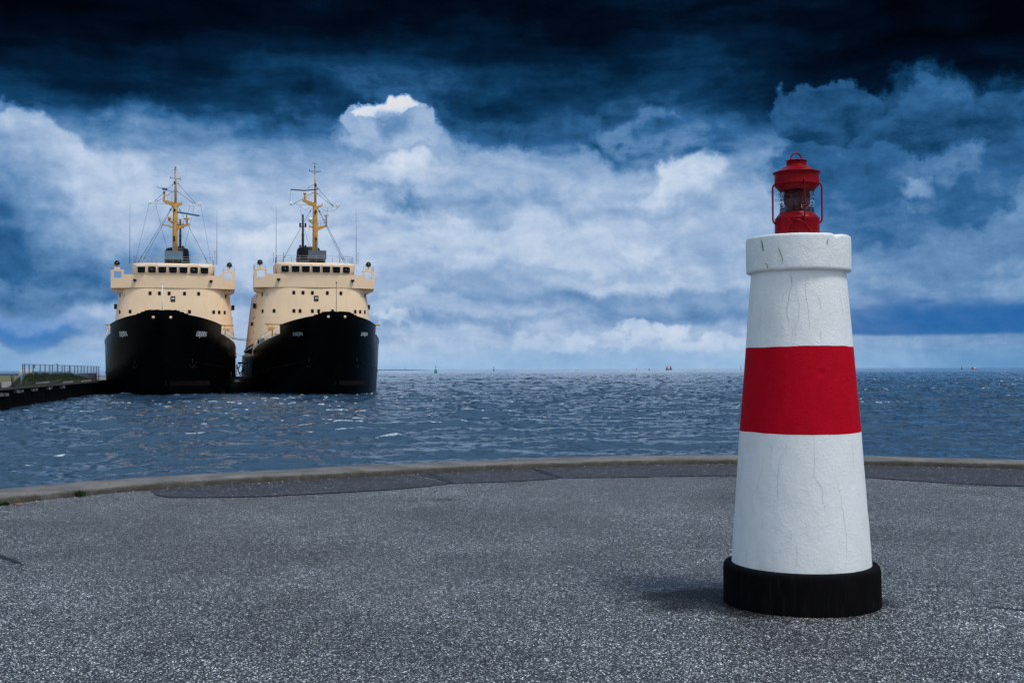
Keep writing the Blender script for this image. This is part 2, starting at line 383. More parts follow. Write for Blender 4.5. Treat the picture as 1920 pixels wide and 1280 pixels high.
M_BLACKBASE = simple('black_masonry_paint', (.0035, .0035, .0045), .8, .25, 8, bump=.002, bscale=60, dirt=(.018, .018, .019), dirt_amt=.35, spec=.05)
M_LRED = simple('lantern_red_enamel', (.20, .0008, .0055), .34, .22, 14, bump=.0006, bscale=45, dirt=(.07, .001, .004), dirt_amt=.5, spec=.11)
M_WATER = mat_water()
M_HULL = simple('hull_black_paint', (.0016, .0019, .0025), .30, .25, .35, bump=.010, bscale=.45, spec=.05, dirt=(.003, .003, .003), dirt_amt=.5)
M_BOOT = simple('ice_belt_rust', (.013, .007, .006), .8, .5, 1.2, dirt=(.026, .021, .016), dirt_amt=.7, spec=.2)
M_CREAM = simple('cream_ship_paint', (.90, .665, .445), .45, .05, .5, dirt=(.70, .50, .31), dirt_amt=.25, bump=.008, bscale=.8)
M_CREAMD = simple('cream_shaded_paint', (.62, .45, .28), .5, .08, 1)  # darker copy of the cream, shade put into its colour
M_GLASS = simple('ship_window_glass', (.004, .006, .009), .12, .3, 3, spec=.12)
M_PALEG = simple('bright_window_blind', (.50, .56, .62), .4, .1, 6)
M_VISOR = simple('visor_white', (.72, .76, .78), .5, .06, 5)
M_MAST = simple('mast_ochre', (.58, .30, .055), .5, .14, 1.2, dirt=(.22, .11, .03), dirt_amt=.5)
M_BLK = simple('fitting_black', (.004, .0045, .006), .5, .2, 4, spec=.2)
M_GREY = simple('box_blue_grey', (.12, .20, .27), .5, .08, 2)
M_DGREY = simple('box_grey', (.10, .12, .15), .5, .08, 2)
M_STEEL = simple('galvanised_steel', (.26, .29, .32), .4, .15, 6, metal=.5)
M_WIRE = simple('rigging_wire', (.05, .06, .075), .5, .1, 6)
M_SCANB = simple('radar_blue', (.03, .13, .26), .4, .1, 3)
M_ROPE = simple('mooring_rope', (.10, .10, .10), .9, .2, 8)
M_LETTER = simple('lettering_white', (.80, .82, .84), .5, .04, 6)
M_LETTERD = simple('lettering_grey', (.42, .45, .47), .6, .2, 8)  # greyer lettering for one bow name and the draught marks
M_DECK = simple('deck_green', (.06, .09, .07), .7, .2, 2)
M_GRASS = simple('coarse_grass', (.014, .026, .008), .8, .35, 3)
M_WOOD = simple('weathered_timber', (.045, .040, .036), .85, .3, 6)
M_RUST = simple('rusty_steel', (.09, .035, .02), .8, .3, 8)
M_PALE = simple('pale_render', (.42, .44, .45), .7, .08, 2)
M_FENCE = simple('fence_steel', (.12, .18, .24), .6, .2, 4)
M_GRN = simple('buoy_green', (.0, .28, .12), .4, .05, 3)
M_BRED = simple('marker_red', (.45, .01, .015), .4, .08, 3)
M_YEL = simple('marker_yellow', (.55, .38, .02), .4, .08, 3)
M_ROCK = simple('dark_rock', (.02, .025, .03), .9, .3, .2)
M_LAND = simple('low_green_land', (.06, .085, .035), .9, .3, .01)

# ------------------------------------------------------------------ ground: the round pier head
CX, CY, R0 = 3.628, 7.611, 11.452
resid = [(-1.0, 0), (13.81, 0)]
AB = [(-6.07, 13.81), (-5.52, 14.67), (-4.89, 15.42), (-4.42, 15.85), (-3.5, 16.39), (-2.52, 16.96), (-1.34, 17.74), (.3, 18.53), (1.71, 18.99), (3.76, 19.33), (5.79, 18.95), (6.82, 18.51), (8.05, 18.08)]
tt = sorted((math.atan2(y-CY, x-CX), math.hypot(x-CX, y-CY)) for x, y in AB)
ta = [-.2, .3]+[a for a, r in tt]+[2.9, 3.3]; tr = [R0, R0]+[r for a, r in tt]+[R0, R0]
aa = np.linspace(-.2, 3.3, 400); rr = np.interp(aa, ta, tr)
k = np.exp(-np.linspace(-2, 2, 41)**2); k /= k.sum(); rr = np.convolve(np.pad(rr, 20, mode='edge'), k, mode='valid')
def Redge(a): return float(np.interp(a, aa, rr))
def edge_path(off, n=240):
    """inner kerb line (off 0) from the right side of the pier round the head to its left side"""
    out = [(CX+R0+off, -90)]
    for i in range(n+1):
        a = PI*i/n; r = Redge(a)+off; out.append((CX+r*math.cos(a), CY+r*math.sin(a)))
    out.append((CX-R0-off, -90)); return out
WL = -1.4
mb = MB(); e = edge_path(.3, 240)
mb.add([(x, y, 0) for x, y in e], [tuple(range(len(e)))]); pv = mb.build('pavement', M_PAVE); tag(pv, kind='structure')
# kerb: a rounded concrete coping, then the pier wall down to the sea
mb = MB(); nn = 420
prof = [(0, -.02), (.0, .062), (.018, .082), (.045, .088), (.5, .092), (.90, .088), (.94, .06), (.95, -.25)]
rows = [edge_path(p[0], nn) for p in prof]; L = len(rows[0]); vs = []
for j, (po, ed) in enumerate(zip(prof, rows)):
    for i, (x, y) in enumerate(ed):
        w = mnoise.noise(Vector((x*1.3, y*1.3, 3))); w2 = mnoise.noise(Vector((x*7, y*7, j*2.0)))
        inward = 0.018*w+.010*w2 if j in (1, 2) else 0
        vs.append((x+inward*(x-CX)/R0, y+inward*(y-CY)/R0, po[1]+(.010*w+.006*w2 if 0 < j < 7 else 0)))
fs = [(j*L+i, j*L+i+1, (j+1)*L+i+1, (j+1)*L+i) for j in range(len(prof)-1) for i in range(L-1)]
mb.add(vs, fs, 0, True); kb = mb.build('kerb', M_KERB); tag(kb, kind='structure')
mb = MB(); o1 = edge_path(.93, 120); n1 = len(o1)
mb.add([(x, y, -.2) for x, y in o1]+[(x, y, -6) for x, y in o1], [(i, i+1, n1+i+1, n1+i) for i in range(n1-1)], 0, True)
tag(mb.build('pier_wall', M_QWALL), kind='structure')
# dark smooth asphalt repairs laid along the kerb
P1 = [(-4.83, 15.29), (-4.55, 14.72), (-4.31, 14.45), (-3.9, 14.44), (-3.32, 14.50), (-2.75, 14.72), (-2.23, 14.98), (-1.58, 15.33), (-1.08, 15.82), (-.86, 16.10)]
P2 = [(-.80, 16.12), (-.3, 16.27), (.12, 16.43), (.71, 16.82)]
P3 = [(.76, 16.84), (1.83, 16.95), (2.6, 17.1), (3.34, 17.16), (4.3, 17.05), (5.15, 16.81), (5.69, 16.25), (6.12, 15.84), (6.89, 15.49), (7.8, 15.0), (9.2, 14.1), (10.8, 12.6)]
def patch_sheet(pts, z, offs=-.004):
    dense = []
    for (x0, y0), (x1, y1) in zip(pts, pts[1:]):
        m_ = max(2, int(math.hypot(x1-x0, y1-y0)/.12))
        for i in range(m_):
            u = i/m_; x = x0+(x1-x0)*u; y = y0+(y1-y0)*u; w = .03*mnoise.noise(Vector((x*2, y*2, 7)))+.012*mnoise.noise(Vector((x*9, y*9, 1)))
            dense.append((x, y+w))
    dense.append(pts[-1]); out = []
    for x, y in dense:
        a = math.atan2(y-CY, x-CX); r_ = math.hypot(x-CX, y-CY); lim = Redge(a)-.03
        if r_ > lim: x, y = CX+lim*math.cos(a), CY+lim*math.sin(a)
        out.append((x, y, CX+(Redge(a)+offs)*math.cos(a), CY+(Redge(a)+offs)*math.sin(a)))
    return out
for pts in (P1, P2, P3):
    s = patch_sheet(pts, .004); n_ = len(s); mb = MB()
    # the outer ends slant: the seam between two repairs runs diagonally to the kerb
    off = -.55 if pts is not P1 else 0
    a0_, a1_ = math.atan2(s[0][1]-CY, s[0][0]-CX), math.atan2(s[-1][1]-CY, s[-1][0]-CX)
    arc_ = [a1_+(a0_-a1_)*i/50 for i in range(51)]
    vs = [(a, b, .005) for a, b, c, d in s]+[(CX+(Redge(q)+.02)*math.cos(q), CY+(Redge(q)+.02)*math.sin(q), .005) for q in arc_]
    mb.add(vs, [tuple(range(len(vs)))])
    o = mb.build('asphalt_repair', M_PATCH, fix=False)
    for p_ in o.data.polygons:
        if p_.normal.z < 0: p_.flip()
    tag(o, kind='structure')
# tar seams: along the inner edge of the repairs and across between them
M_TAR = simple('tar_seam', (.006, .006, .008), .5, .3, 8)
mb = MB()
def ribbon(mb, pts, w, z, mi=0, jit=.3, taper=True):
    P = [Vector((x, y, z)) for x, y in pts]; vs = []; n_ = len(P)
    for i, p in enumerate(P):
        t = (P[min(i+1, n_-1)]-P[max(i-1, 0)]).normalized(); nrm = Vector((-t.y, t.x, 0))
        ww = w*(1+jit*mnoise.noise(p*6))*(min(1, .25+3*min(i, n_-1-i)/n_) if taper else 1)
        vs += [p+nrm*ww/2, p-nrm*ww/2]
    mb.add(vs, [(2*i, 2*i+1, 2*i+3, 2*i+2) for i in range(n_-1)], mi)
for pts in (P1, P2, P3): ribbon(mb, [(a, b) for a, b, c, d in patch_sheet(pts, 0) if not (pts is P1 and a < -4.62)], .05, .009)
for a, b in (((-.83, 16.1), (-1.28, 17.7)), ((.74, 16.83), (.35, 18.4)), ((5.2, 16.75), (4.45, 17.6))):
    seg = [(a[0]+(b[0]-a[0])*i/14+.03*mnoise.noise(Vector((i*.4, a[0], 0))), a[1]+(b[1]-a[1])*i/14) for i in range(15)]
    ribbon(mb, seg, .13, .0092)
tag(mb.build('tar_seam', M_TAR), kind='structure')
# old tyre and tar scuffs on the paving
mb = MB()
for pts, w in (([(-4.7, 10.1), (-4.45, 9.97), (-4.2, 9.7), (-4.0, 9.45)], .06), ([(3.15, 7.75), (3.35, 7.62), (3.62, 7.48), (3.9, 7.42), (4.2, 7.3)], .035), ([(5.9, 15.7), (6.4, 15.55), (6.9, 15.5)], .05), ([(-1.05, 14.2), (-.7, 14.1), (-.5, 14.15)], .04)):
    fine = []
    for (x0, y0), (x1, y1) in zip(pts, pts[1:]):
        for i in range(8): u = i/8; fine.append((x0+(x1-x0)*u+.012*mnoise.noise(Vector((x0+u*5, y0, 2))), y0+(y1-y0)*u+.02*mnoise.noise(Vector((x0+u*6, y0, 5)))))
    ribbon(mb, fine, w, .0035, jit=.9)
tag(mb.build('tar_scuff', M_TAR), kind='structure')

# weed and leaf at the kerb
M_WEED = simple('weed_green', (.030, .062, .016), .7, .35, 9)
def weed(name, label, x, y, n, h, col, seed):
    rnd = random.Random(seed); mb = MB()
    for i in range(n):
        a = rnd.uniform(0, 2*PI); l = rnd.uniform(.4, 1)*h; lean = rnd.uniform(.2, 1.1); w = rnd.uniform(.004, .009)
        bx, by = x+rnd.gauss(0, .03), y+rnd.gauss(0, .03); dx, dy = math.cos(a), math.sin(a)
        p = [(bx+dx*lean*l*u*u, by+dy*lean*l*u*u, l*(u-.35*lean*u*u)) for u in (0, .4, .75, 1)]
        vs = []
        for j, q in enumerate(p):
            ww = w*(1, 1.1, .7, .05)[j]; vs += [(q[0]-dy*ww, q[1]+dx*ww, q[2]), (q[0]+dy*ww, q[1]-dx*ww, q[2])]
        mb.add(vs, [(2*j, 2*j+1, 2*j+3, 2*j+2) for j in range(3)])
    return tag(mb.build(name, col), label, 'weed')
weed('weed', 'small green weed tuft growing at the foot of the kerb', -5.50, 14.62, 60, .13, M_WEED, 1)
weed('moss_clump', 'low dark green moss clump in the kerb joint at the left edge', -6.08, 13.72, 90, .07, M_WEED, 2)
mb = MB(); vs = []
for i in range(10):
    a = 2*PI*i/10; r = .05*(1+.25*math.sin(5*a)); vs.append((-5.92+r*math.cos(a), 13.74+r*.6*math.sin(a), .012+.008*math.sin(2*a)))
mb.add(vs+[(x, y, z+.003) for x, y, z in vs], [tuple(range(9, -1, -1)), tuple(range(10, 20))]+[(i, (i+1) % 10, 10+(i+1) % 10, 10+i) for i in range(10)])
tag(mb.build('fallen_leaf', simple('dead_leaf', (.35, .10, .03), .7, .2, 20)), 'small orange brown leaf lying against the kerb', 'leaf')

# pale grit swept against the kerb and thinly scattered over the paving
rnd = random.Random(12); mb = MB()
for i in range(420):
    if i < 260: a = rnd.uniform(.35, 2.75); r = Redge(a)-.05-abs(rnd.gauss(0, .10)); x, y = CX+r*math.cos(a), CY+r*math.sin(a); s = rnd.uniform(.004, .013)
    else: x, y = rnd.uniform(-4, 6), rnd.uniform(4.2, 15); s = rnd.uniform(.003, .007)
    q = rnd.uniform(0, 6.28); vs = []
    for k_ in range(5): vs.append((x+s*math.cos(q+k_*1.257)*rnd.uniform(.7, 1.3), y+s*math.sin(q+k_*1.257)*rnd.uniform(.7, 1.3), .004))
    vs.append((x, y, .004+s*.9)); mb.add(vs, [(k_, (k_+1) % 5, 5) for k_ in range(5)])
tag(mb.build('grit', simple('pale_grit', (.42, .43, .42), .8, .3, 9), fix=False), 'pale grit scattered along the foot of the kerb', None, None, 'stuff')

# ------------------------------------------------------------------ sea
def ocean_tile(N, Lm, lmin, lmax, amp, wdir, seed, chop):
    rng = np.random.RandomState(seed)
    k1 = np.fft.fftfreq(N, 1/N)*2*PI/Lm; kx, ky = np.meshgrid(k1, k1, indexing='ij'); kk = np.hypot(kx, ky); kk[0, 0] = 1
    lam = 2*PI/kk; cosd = (kx*wdir[0]+ky*wdir[1])/kk
    pk = 2*PI/5.6
    S = np.exp(-1.1*(pk/kk)**2)/kk**3.9*(np.abs(cosd)**5*.95+.05)*np.where(cosd < 0, .25, 1)
    S *= (lam > lmin)*(lam < lmax); S[0, 0] = 0
    h = (rng.normal(size=(N, N))+1j*rng.normal(size=(N, N)))*np.sqrt(S)
    H = np.fft.ifft2(h).real; s = amp/np.gradient(H, Lm/N, axis=1).std(); H = H*s      # amp = rms slope
    dx = np.fft.ifft2(1j*kx/kk*h).real*s*chop; dy = np.fft.ifft2(1j*ky/kk*h).real*s*chop
    hx = np.fft.ifft2(-kx*kx/kk*h).real*s*chop; hy = np.fft.ifft2(-ky*ky/kk*h).real*s*chop; hxy = np.fft.ifft2(-kx*ky/kk*h).real*s*chop
    J = (1+hx)*(1+hy)-hxy**2
    return np.stack([H, dx, dy, J], -1).astype(np.float32)
def sample(T, Lm, x, y, ang):
    N = T.shape[0]; c, s = math.cos(ang), math.sin(ang); u = (x*c+y*s)/Lm*N; v = (-x*s+y*c)/Lm*N
    iu = np.floor(u).astype(int); iv = np.floor(v).astype(int); fu = (u-iu)[..., None]; fv = (v-iv)[..., None]; iu %= N; iv %= N; ju = (iu+1) % N; jv = (iv+1) % N
    return T[iu, iv]*(1-fu)*(1-fv)+T[ju, iv]*fu*(1-fv)+T[iu, jv]*(1-fu)*fv+T[ju, jv]*fu*fv
WD = (.22, -1.0); wn = math.hypot(*WD); WD = (WD[0]/wn, WD[1]/wn)
TA = ocean_tile(1024, 103.0, .35, 60, .185, WD, 3, 1.25)
TB = ocean_tile(512, 17.0, .10, .9, .13, WD, 5, .9)
ang = np.concatenate([np.linspace(-1.45, -.60, 60, endpoint=False), np.linspace(-.60, .60, 1150), np.linspace(.60, 1.45, 61)[1:]])
rad_ = np.concatenate([12*np.exp(np.linspace(0, math.log(900/12), 1250)), 900*np.exp(np.linspace(0, math.log(40000/900), 200))[1:]])
AG, RG = np.meshgrid(ang, rad_); XW = RG*np.sin(AG); YW = RG*np.cos(AG)
A = sample(TA, 103.0, XW, YW, .0); A2 = sample(TA, 103.0, XW*.61+37, YW*.61+11, .22); B = sample(TB, 17.0, XW, YW, .5)
fadeA = np.clip(1-(RG-1500)/6000, 0, 1); fadeB = np.clip(1-(RG-150)/500, 0, 1)
edgeA = np.clip((.75-np.abs(AG))/.1, 0, 1); gust = .75+.5*np.clip(sample(TA, 103.0, XW*.05, YW*.05, .3)[..., 0]/.3+.5, 0, 1)
calm = np.clip((XW+60)/80, 0, 1)*.0+1
def crest(x0, y0, A_, lx, ly, rot=0.0):
    c, s = math.cos(rot), math.sin(rot); u = (XW-x0)*c+(YW-y0)*s; v = -(XW-x0)*s+(YW-y0)*c
    return A_*np.exp(-(u/lx)**2-(v/ly)**2)*(1+.25*np.sin(u*2.1+x0))
CR = [(-4.9, 47.1, .34, 1.3, .8, .2), (-7.9, 58.7, .30, 1.4, .9, .1), (-6.6, 52.5, .20, 1.5, .7, .3), (-14.5, 46, .22, 1.6, .7, -.1), (-19, 72, .24, 2.0, .9, .1), (9.5, 75, .2, 2.2, .9, 0), (0.5, 62, .22, 1.7, .8, -.2), (19, 60, .18, 2.0, .8, .1), (-2.0, 71.1, .24, 2.0, .9, .1), (5.6, 52.2, .14, 2.6, 1.0, -.2), (7.0, 49.4, .12, 2.0, .9, -.1), (27.4, 118, .2, 2.0, 1.2, 0), (-10.4, 53.1, .20, 1.6, .7, .2), (2.9, 45.1, .13, 2.0, .8, .1), (-16.4, 60.9, .18, 1.9, .8, .15)]
Hc = sum(crest(*c) for c in CR)
ZW = WL+(A[..., 0]*.95+A2[..., 0]*.6)*fadeA*gust*edgeA+B[..., 0]*fadeB+Hc
XD = XW-(A[..., 1]*.8+A2[..., 1]*.45)*fadeA*edgeA; YD = YW-(A[..., 2]*.8+A2[..., 2]*.45)*fadeA*edgeA
thr = np.percentile(TA[..., 3], 1.9)
foam = np.clip((thr-A[..., 3])*12, 0, 1)*fadeA*edgeA*np.clip((gust-.8)*4, 0, 1)
for c in CR: foam = np.maximum(foam, crest(c[0], c[1]+.25, .62 if c[2] < .15 else .95 if c[0] in (-4.9, -7.9) else .5, c[3]*1.1, c[4]*.8, c[5]))
nr, nc = AG.shape; me = bpy.data.meshes.new('sea'); me.vertices.add(nr*nc)
me.vertices.foreach_set('co', np.stack([XD, YD, ZW], -1).astype(np.float32).ravel())
ii, jj = np.meshgrid(np.arange(nr-1), np.arange(nc-1), indexing='ij'); q = np.stack([ii*nc+jj, ii*nc+jj+1, (ii+1)*nc+jj+1, (ii+1)*nc+jj], -1).reshape(-1, 4)
me.loops.add(q.size); me.loops.foreach_set('vertex_index', q.ravel().astype(np.int32)); me.polygons.add(len(q))
me.polygons.foreach_set('loop_start', (np.arange(len(q))*4).astype(np.int32)); me.polygons.foreach_set('loop_total', np.full(len(q), 4, np.int32))
me.polygons.foreach_set('use_smooth', np.ones(len(q), bool)); me.update(calc_edges=True)
at = me.attributes.new('foam', 'FLOAT', 'POINT'); at.data.foreach_set('value', foam.astype(np.float32).ravel())
me.materials.append(M_WATER); sea = bpy.data.objects.new('sea', me); C.objects.link(sea); tag(sea, kind='structure')
del A, A2, B, AG, RG, XW, YW, ZW, XD, YD, foam, Hc, gust, q, ii, jj
# ------------------------------------------------------------------ little lighthouse
LX, LY = 1.982, 7.92
lh = thing('miniature_lighthouse', 'waist high white lighthouse model with one red band and a round black base', 'lighthouse', (LX, LY, 0))
tag(lh, 'white masonry miniature lighthouse with one red band on a round black base', 'lighthouse')
PR = [(0.264, .468), (1.167, .4065), (1.745, .3604), (2.25, .3207)]
def lr(z): return float(np.interp(z, [p[0] for p in PR], [p[1] for p in PR]))
def wob(a, s): return .004*math.sin(2*a+s)+.003*mnoise.noise(Vector((math.cos(a)*3, math.sin(a)*3, s)))
def dent(a, z, spots):
    d = 0
    for a0, z0, r, dep in spots:
        u = math.hypot((a-a0)*.4, z-z0)/r
        if u < 1.6: d -= dep*math.exp(-u*u*2.2)
    return d
def cyl_wall(mb, z0f, z1f, nz, rf, n=160, spots=(), rough=.0016, seed=0):
    vs = []
    for j in range(nz+1):
        for i in range(n):
            a = -PI+2*PI*i/n; z0, z1 = z0f(a), z1f(a); z = z0+(z1-z0)*j/nz
            r = rf(z)+rough*(mnoise.noise(Vector((math.cos(a)*2.5, math.sin(a)*2.5, z*2.2+seed)))*1.8+mnoise.noise(Vector((math.cos(a)*9, math.sin(a)*9, z*8+seed))))+dent(a, z, spots)
            vs.append((r*math.cos(a), r*math.sin(a), z))
    mb.add(vs, [(j*n+i, j*n+(i+1) % n, (j+1)*n+(i+1) % n, (j+1)*n+i) for j in range(nz) for i in range(n)], 0, True)
    return mb
zb = lambda a: 1.167+wob(a, 1.3); zt = lambda a: 1.745+wob(a, 4.1)
CRACKS=[(1.9, [(-1.983, 2.227), (-1.948, 2.186), (-1.942, 2.15), (-1.982, 2.115), (-1.999, 2.062), (-2.032, 2.009), (-2.044, 1.964), (-2.005, 1.919), (-1.996, 1.897)], 0), (1.4, [(-1.947, 2.15), (-2.049, 2.12), (-2.114, 2.085), (-2.14, 2.045)], 0), (1.2, [(-1.996, 1.897), (-2.117, 1.858), (-2.22, 1.832), (-2.251, 1.792), (-2.339, 1.753)], 0), (1.2, [(-2.044, 1.973), (-2.148, 1.952), (-2.202, 1.939)], 0), (1.2, [(-1.889, 2.159), (-1.839, 2.078), (-1.802, 2.007), (-1.817, 1.936), (-1.867, 1.883), (-1.873, 1.812), (-1.898, 1.768), (-1.869, 1.749)], 0), (1.2, [(-1.634, 2.22), (-1.679, 2.158), (-1.671, 2.077), (-1.637, 2.006), (-1.623, 1.918), (-1.634, 1.873)], 0), (1.2, [(-1.469, 2.099), (-1.406, 2.055), (-1.378, 1.997), (-1.373, 1.962)], 0), (1.1, [(-2.816, 2.148), (-2.875, 2.094), (-2.987, 2.023), (-2.995, 1.95), (-2.938, 1.885), (-2.945, 1.821)], 0), (1.1, [(-1.843, 1.887), (-1.696, 1.878), (-1.547, 1.869), (-1.418, 1.856), (-1.306, 1.882), (-1.217, 1.887), (-1.027, 1.928)], 0), (1.1, [(-1.393, 1.856), (-1.395, 1.794), (-1.427, 1.741)], 0), (1, [(-2.67, 2.045), (-2.609, 1.98), (-2.655, 1.89), (-2.599, 1.818), (-2.602, 1.745)], 0), (1, [(-0.869, 2.099), (-0.831, 2.019), (-0.838, 1.939)], 0), (1, [(-2.004, 1.893), (-1.929, 1.857), (-1.941, 1.795), (-1.965, 1.76)], 0), (1, [(-2.605, 1.854), (-2.489, 1.875), (-2.338, 1.891)], 0), (1.2, [(-2.92, 1.162), (-2.939, 1.077), (-2.948, 0.975), (-2.961, 0.884), (-2.965, 0.781), (-3.05, 0.709)], 0), (1.4, [(-2.065, 1.073), (-2.105, 1.018), (-2.142, 0.952), (-2.161, 0.875), (-2.153, 0.799), (-2.164, 0.691)], 0), (1.1, [(-1.96, 1.128), (-2.026, 1.084), (-2.105, 1.018)], 0), (1.2, [(-1.594, 1.151), (-1.594, 1.054), (-1.593, 0.957), (-1.609, 0.903), (-1.536, 0.849), (-1.482, 0.806), (-1.492, 0.752), (-1.457, 0.698), (-1.453, 0.655)], 0), (1.1, [(-1.286, 0.901), (-1.219, 0.835), (-1.186, 0.759), (-1.163, 0.672), (-1.136, 0.585), (-1.119, 0.51), (-1.126, 0.413), (-1.165, 0.308)], 0), (1, [(-2.338, 1.124), (-2.276, 1.081), (-2.253, 1.026)], 0), (1, [(-2.407, 1.012), (-2.434, 0.934), (-2.517, 0.788), (-2.615, 0.729), (-2.588, 0.664), (-2.514, 0.623)], 0), (1, [(-1.947, 0.545), (-1.947, 0.481)], 0), (1, [(-1.877, 0.461), (-1.866, 0.397), (-1.885, 0.295)], 0), (1, [(-2.645, 0.429), (-2.689, 0.36), (-2.71, 0.303)], 0), (1, [(-0.85, 1.112), (-0.854, 1.013), (-0.862, 0.936)], 0), (1, [(-1.929, 1.161), (-1.934, 1.134)], 0), (7, [(-2.564, 2.471), (-2.546, 2.441), (-2.52, 2.418), (-2.508, 2.388)], 1), (3, [(-2.177, 2.402), (-2.145, 2.375), (-2.115, 2.342), (-2.111, 2.299)], 1), (3, [(-2.485, 2.307), (-2.421, 2.295), (-2.408, 2.269)], 1), (2, [(-2.349, 2.3), (-2.394, 2.283)], 1), (4, [(-1.234, 2.461), (-1.259, 2.439), (-1.257, 2.414)], 1), (2, [(-1.979, 2.238), (-1.958, 2.205), (-1.936, 2.172)], 0)]
def crack_geo(mb, zlo, zhi, cap=False):
    for w, pts, k in CRACKS:
        if bool(k) != cap: continue
        pts = [p for p in pts if zlo < p[1] < zhi]
        if len(pts) < 2: continue
        P = []
        for (a0, z0), (a1, z1) in zip(pts, pts[1:]):
            for i in range(7): u = i/7; P.append((a0+(a1-a0)*u, z0+(z1-z0)*u))
        P.append(pts[-1]); vs = []; n_ = len(P)
        for i, (a, z) in enumerate(P):
            a += .016*mnoise.noise(Vector((z*26, a*9, w))); tp = .35+.65*math.sin(PI*(i+.5)/n_)
            hw = w*.00082*tp*(1+.7*mnoise.noise(Vector((z*60, a*20, 9))))
            r = (.3535 if cap else lr(z))+.0022
            for s in (-1, 1):
                aa_ = a+s*hw/r; vs.append((r*math.cos(aa_), r*math.sin(aa_), z+s*hw*.4))
        mb.add(vs, [(2*i, 2*i+1, 2*i+3, 2*i+2) for i in range(n_-1)], 2 if w > 2 else 1)
mb = MB(); cyl_wall(mb, lambda a: .262, zb, 60, lr, spots=[(-.906, .828, .016, .006), (-2.403, .541, .014, .006), (-1.3, .62, .012, .004)]); crack_geo(mb, .27, 1.155)
mb.build('lower_shaft', [M_WHITE, M_CRACK, M_CRACKD], lh, fix=False)
mb = MB(); cyl_wall(mb, zb, zt, 40, lambda z: lr(z)+.0005, spots=[(-1.428, 1.574, .016, .012), (-1.41, 1.56, .010, .008), (-1.46, 1.545, .02, .004), (-1.05, 1.40, .008, .004)], rough=.0016)
mb.build('red_band', M_RED, lh, fix=False)
mb = MB(); cyl_wall(mb, zt, lambda a: 2.262, 34, lr); crack_geo(mb, 1.76, 2.25)
mb.build('upper_shaft', [M_WHITE, M_CRACK, M_CRACKD], lh, fix=False)
# capital ring with rounded, chipped edge
mb = MB(); n = 160; prof = [(.30, 2.255), (.345, 2.256), (.3525, 2.262)]+[(.3535, 2.262+.228*i/14) for i in range(1, 14)]+[(.3535, 2.486), (.3505, 2.4945), (.343, 2.498), (.28, 2.50), (.12, 2.502), (.001, 2.502)]
vs = []
for r, z in prof:
    for i in range(n):
        a = -PI+2*PI*i/n; q = mnoise.noise(Vector((math.cos(a)*6, math.sin(a)*6, z*9)))*.0022+mnoise.noise(Vector((math.cos(a)*22, math.sin(a)*22, z*20)))*.0012
        u = math.hypot((a+1.024)*.35, z-2.50)/.02; ch = math.exp(-u*u)*(.012 if r > .3 else 0)+(.006*math.exp(-((a+.93)*.35/.012)**2) if z > 2.49 and r > .3 else 0)
        rr_ = r+(q if r > .3 else 0)-ch*.9; vs.append((rr_*math.cos(a), rr_*math.sin(a), z-ch+(q*.8 if z > 2.48 or z < 2.262 else 0)))
mb.add(vs, [(j*n+i, j*n+(i+1) % n, (j+1)*n+(i+1) % n, (j+1)*n+i) for j in range(len(prof)-1) for i in range(n)], 0, True)
crack_geo(mb, 2.2, 2.6, True)
mb.build('capital', [M_WHITE, M_CRACK, M_CRACKD], lh, fix=False)
# black plinth
mb = MB(); prof = [(.530, -.01), (.528, .02), (.526, .23), (.522, .254), (.512, .266), (.49, .268), (.46, .270)]; vs = []; n = 120
for r, z in prof:
    for i in range(n):
        a = -PI+2*PI*i/n; q = .0025*mnoise.noise(Vector((math.cos(a)*4, math.sin(a)*4, z*5))); vs.append(((r+q)*math.cos(a), (r+q)*math.sin(a), z))
mb.add(vs, [(j*n+i, j*n+(i+1) % n, (j+1)*n+(i+1) % n, (j+1)*n+i) for j in range(len(prof)-1) for i in range(n)], 0, True)
mb.build('plinth', M_BLACKBASE, lh, fix=False)

# ship's lantern standing on it: lifts off, a thing of its own
ln = thing('lantern', "red enamelled ship's lantern with ribbed clear glass on top of the white lighthouse", 'lantern', (LX-.005, LY, 2.50))
def L(n_, prof, mat_, parent=ln, n=64): 
    mb = MB(); mb.lathe(prof, n); return mb.build(n_, mat_, parent)
body = L('font', [(.149, 0), (.153, .004), (.153, .012), (.149, .016), (.153, .022), (.149, .028), (.1515, .034), (.1515, .122), (.153, .127), (.150, .134), (.128, .160), (.119, .168), (.119, .172), (.0, .172)], M_LRED)
# ribbed dioptric glass
m, gg, b = newmat('ribbed_clear_glass'); b.inputs['Base Color'].default_value = (.93, .96, .97, 1); b.inputs['Roughness'].default_value = .04
b.inputs['Transmission Weight'].default_value = 1.0; b.inputs['IOR'].default_value = 1.27; M_LENS = m
pr = []
for i in range(3): z = .170+i*.012; pr += [(.105, z), (.1185, z+.005), (.1175, z+.008), (.105, z+.011)]
pr += [(.112, .208), (.117, .225), (.1185, .243), (.117, .260), (.112, .276)]
for i in range(4): z = .280+i*.012; pr += [(.105, z), (.1185, z+.004), (.1185, z+.008), (.105, z+.011)]
inner = [(.100, z) for z in (.326, .25, .171)]
mb = MB(); full = pr+inner; mb.lathe(full+[full[0]], 72, cap=False); mb.build('lens', M_LENS, ln)
mb = MB(); mb.lathe([(.001, .171), (.086, .171), (.090, .19), (.090, .30), (.080, .322), (.001, .322)], 40)
mb.build('coloured_chimney', simple('dark_red_chimney', (.055, .003, .012), .4, .3, 12, spec=.1), ln)
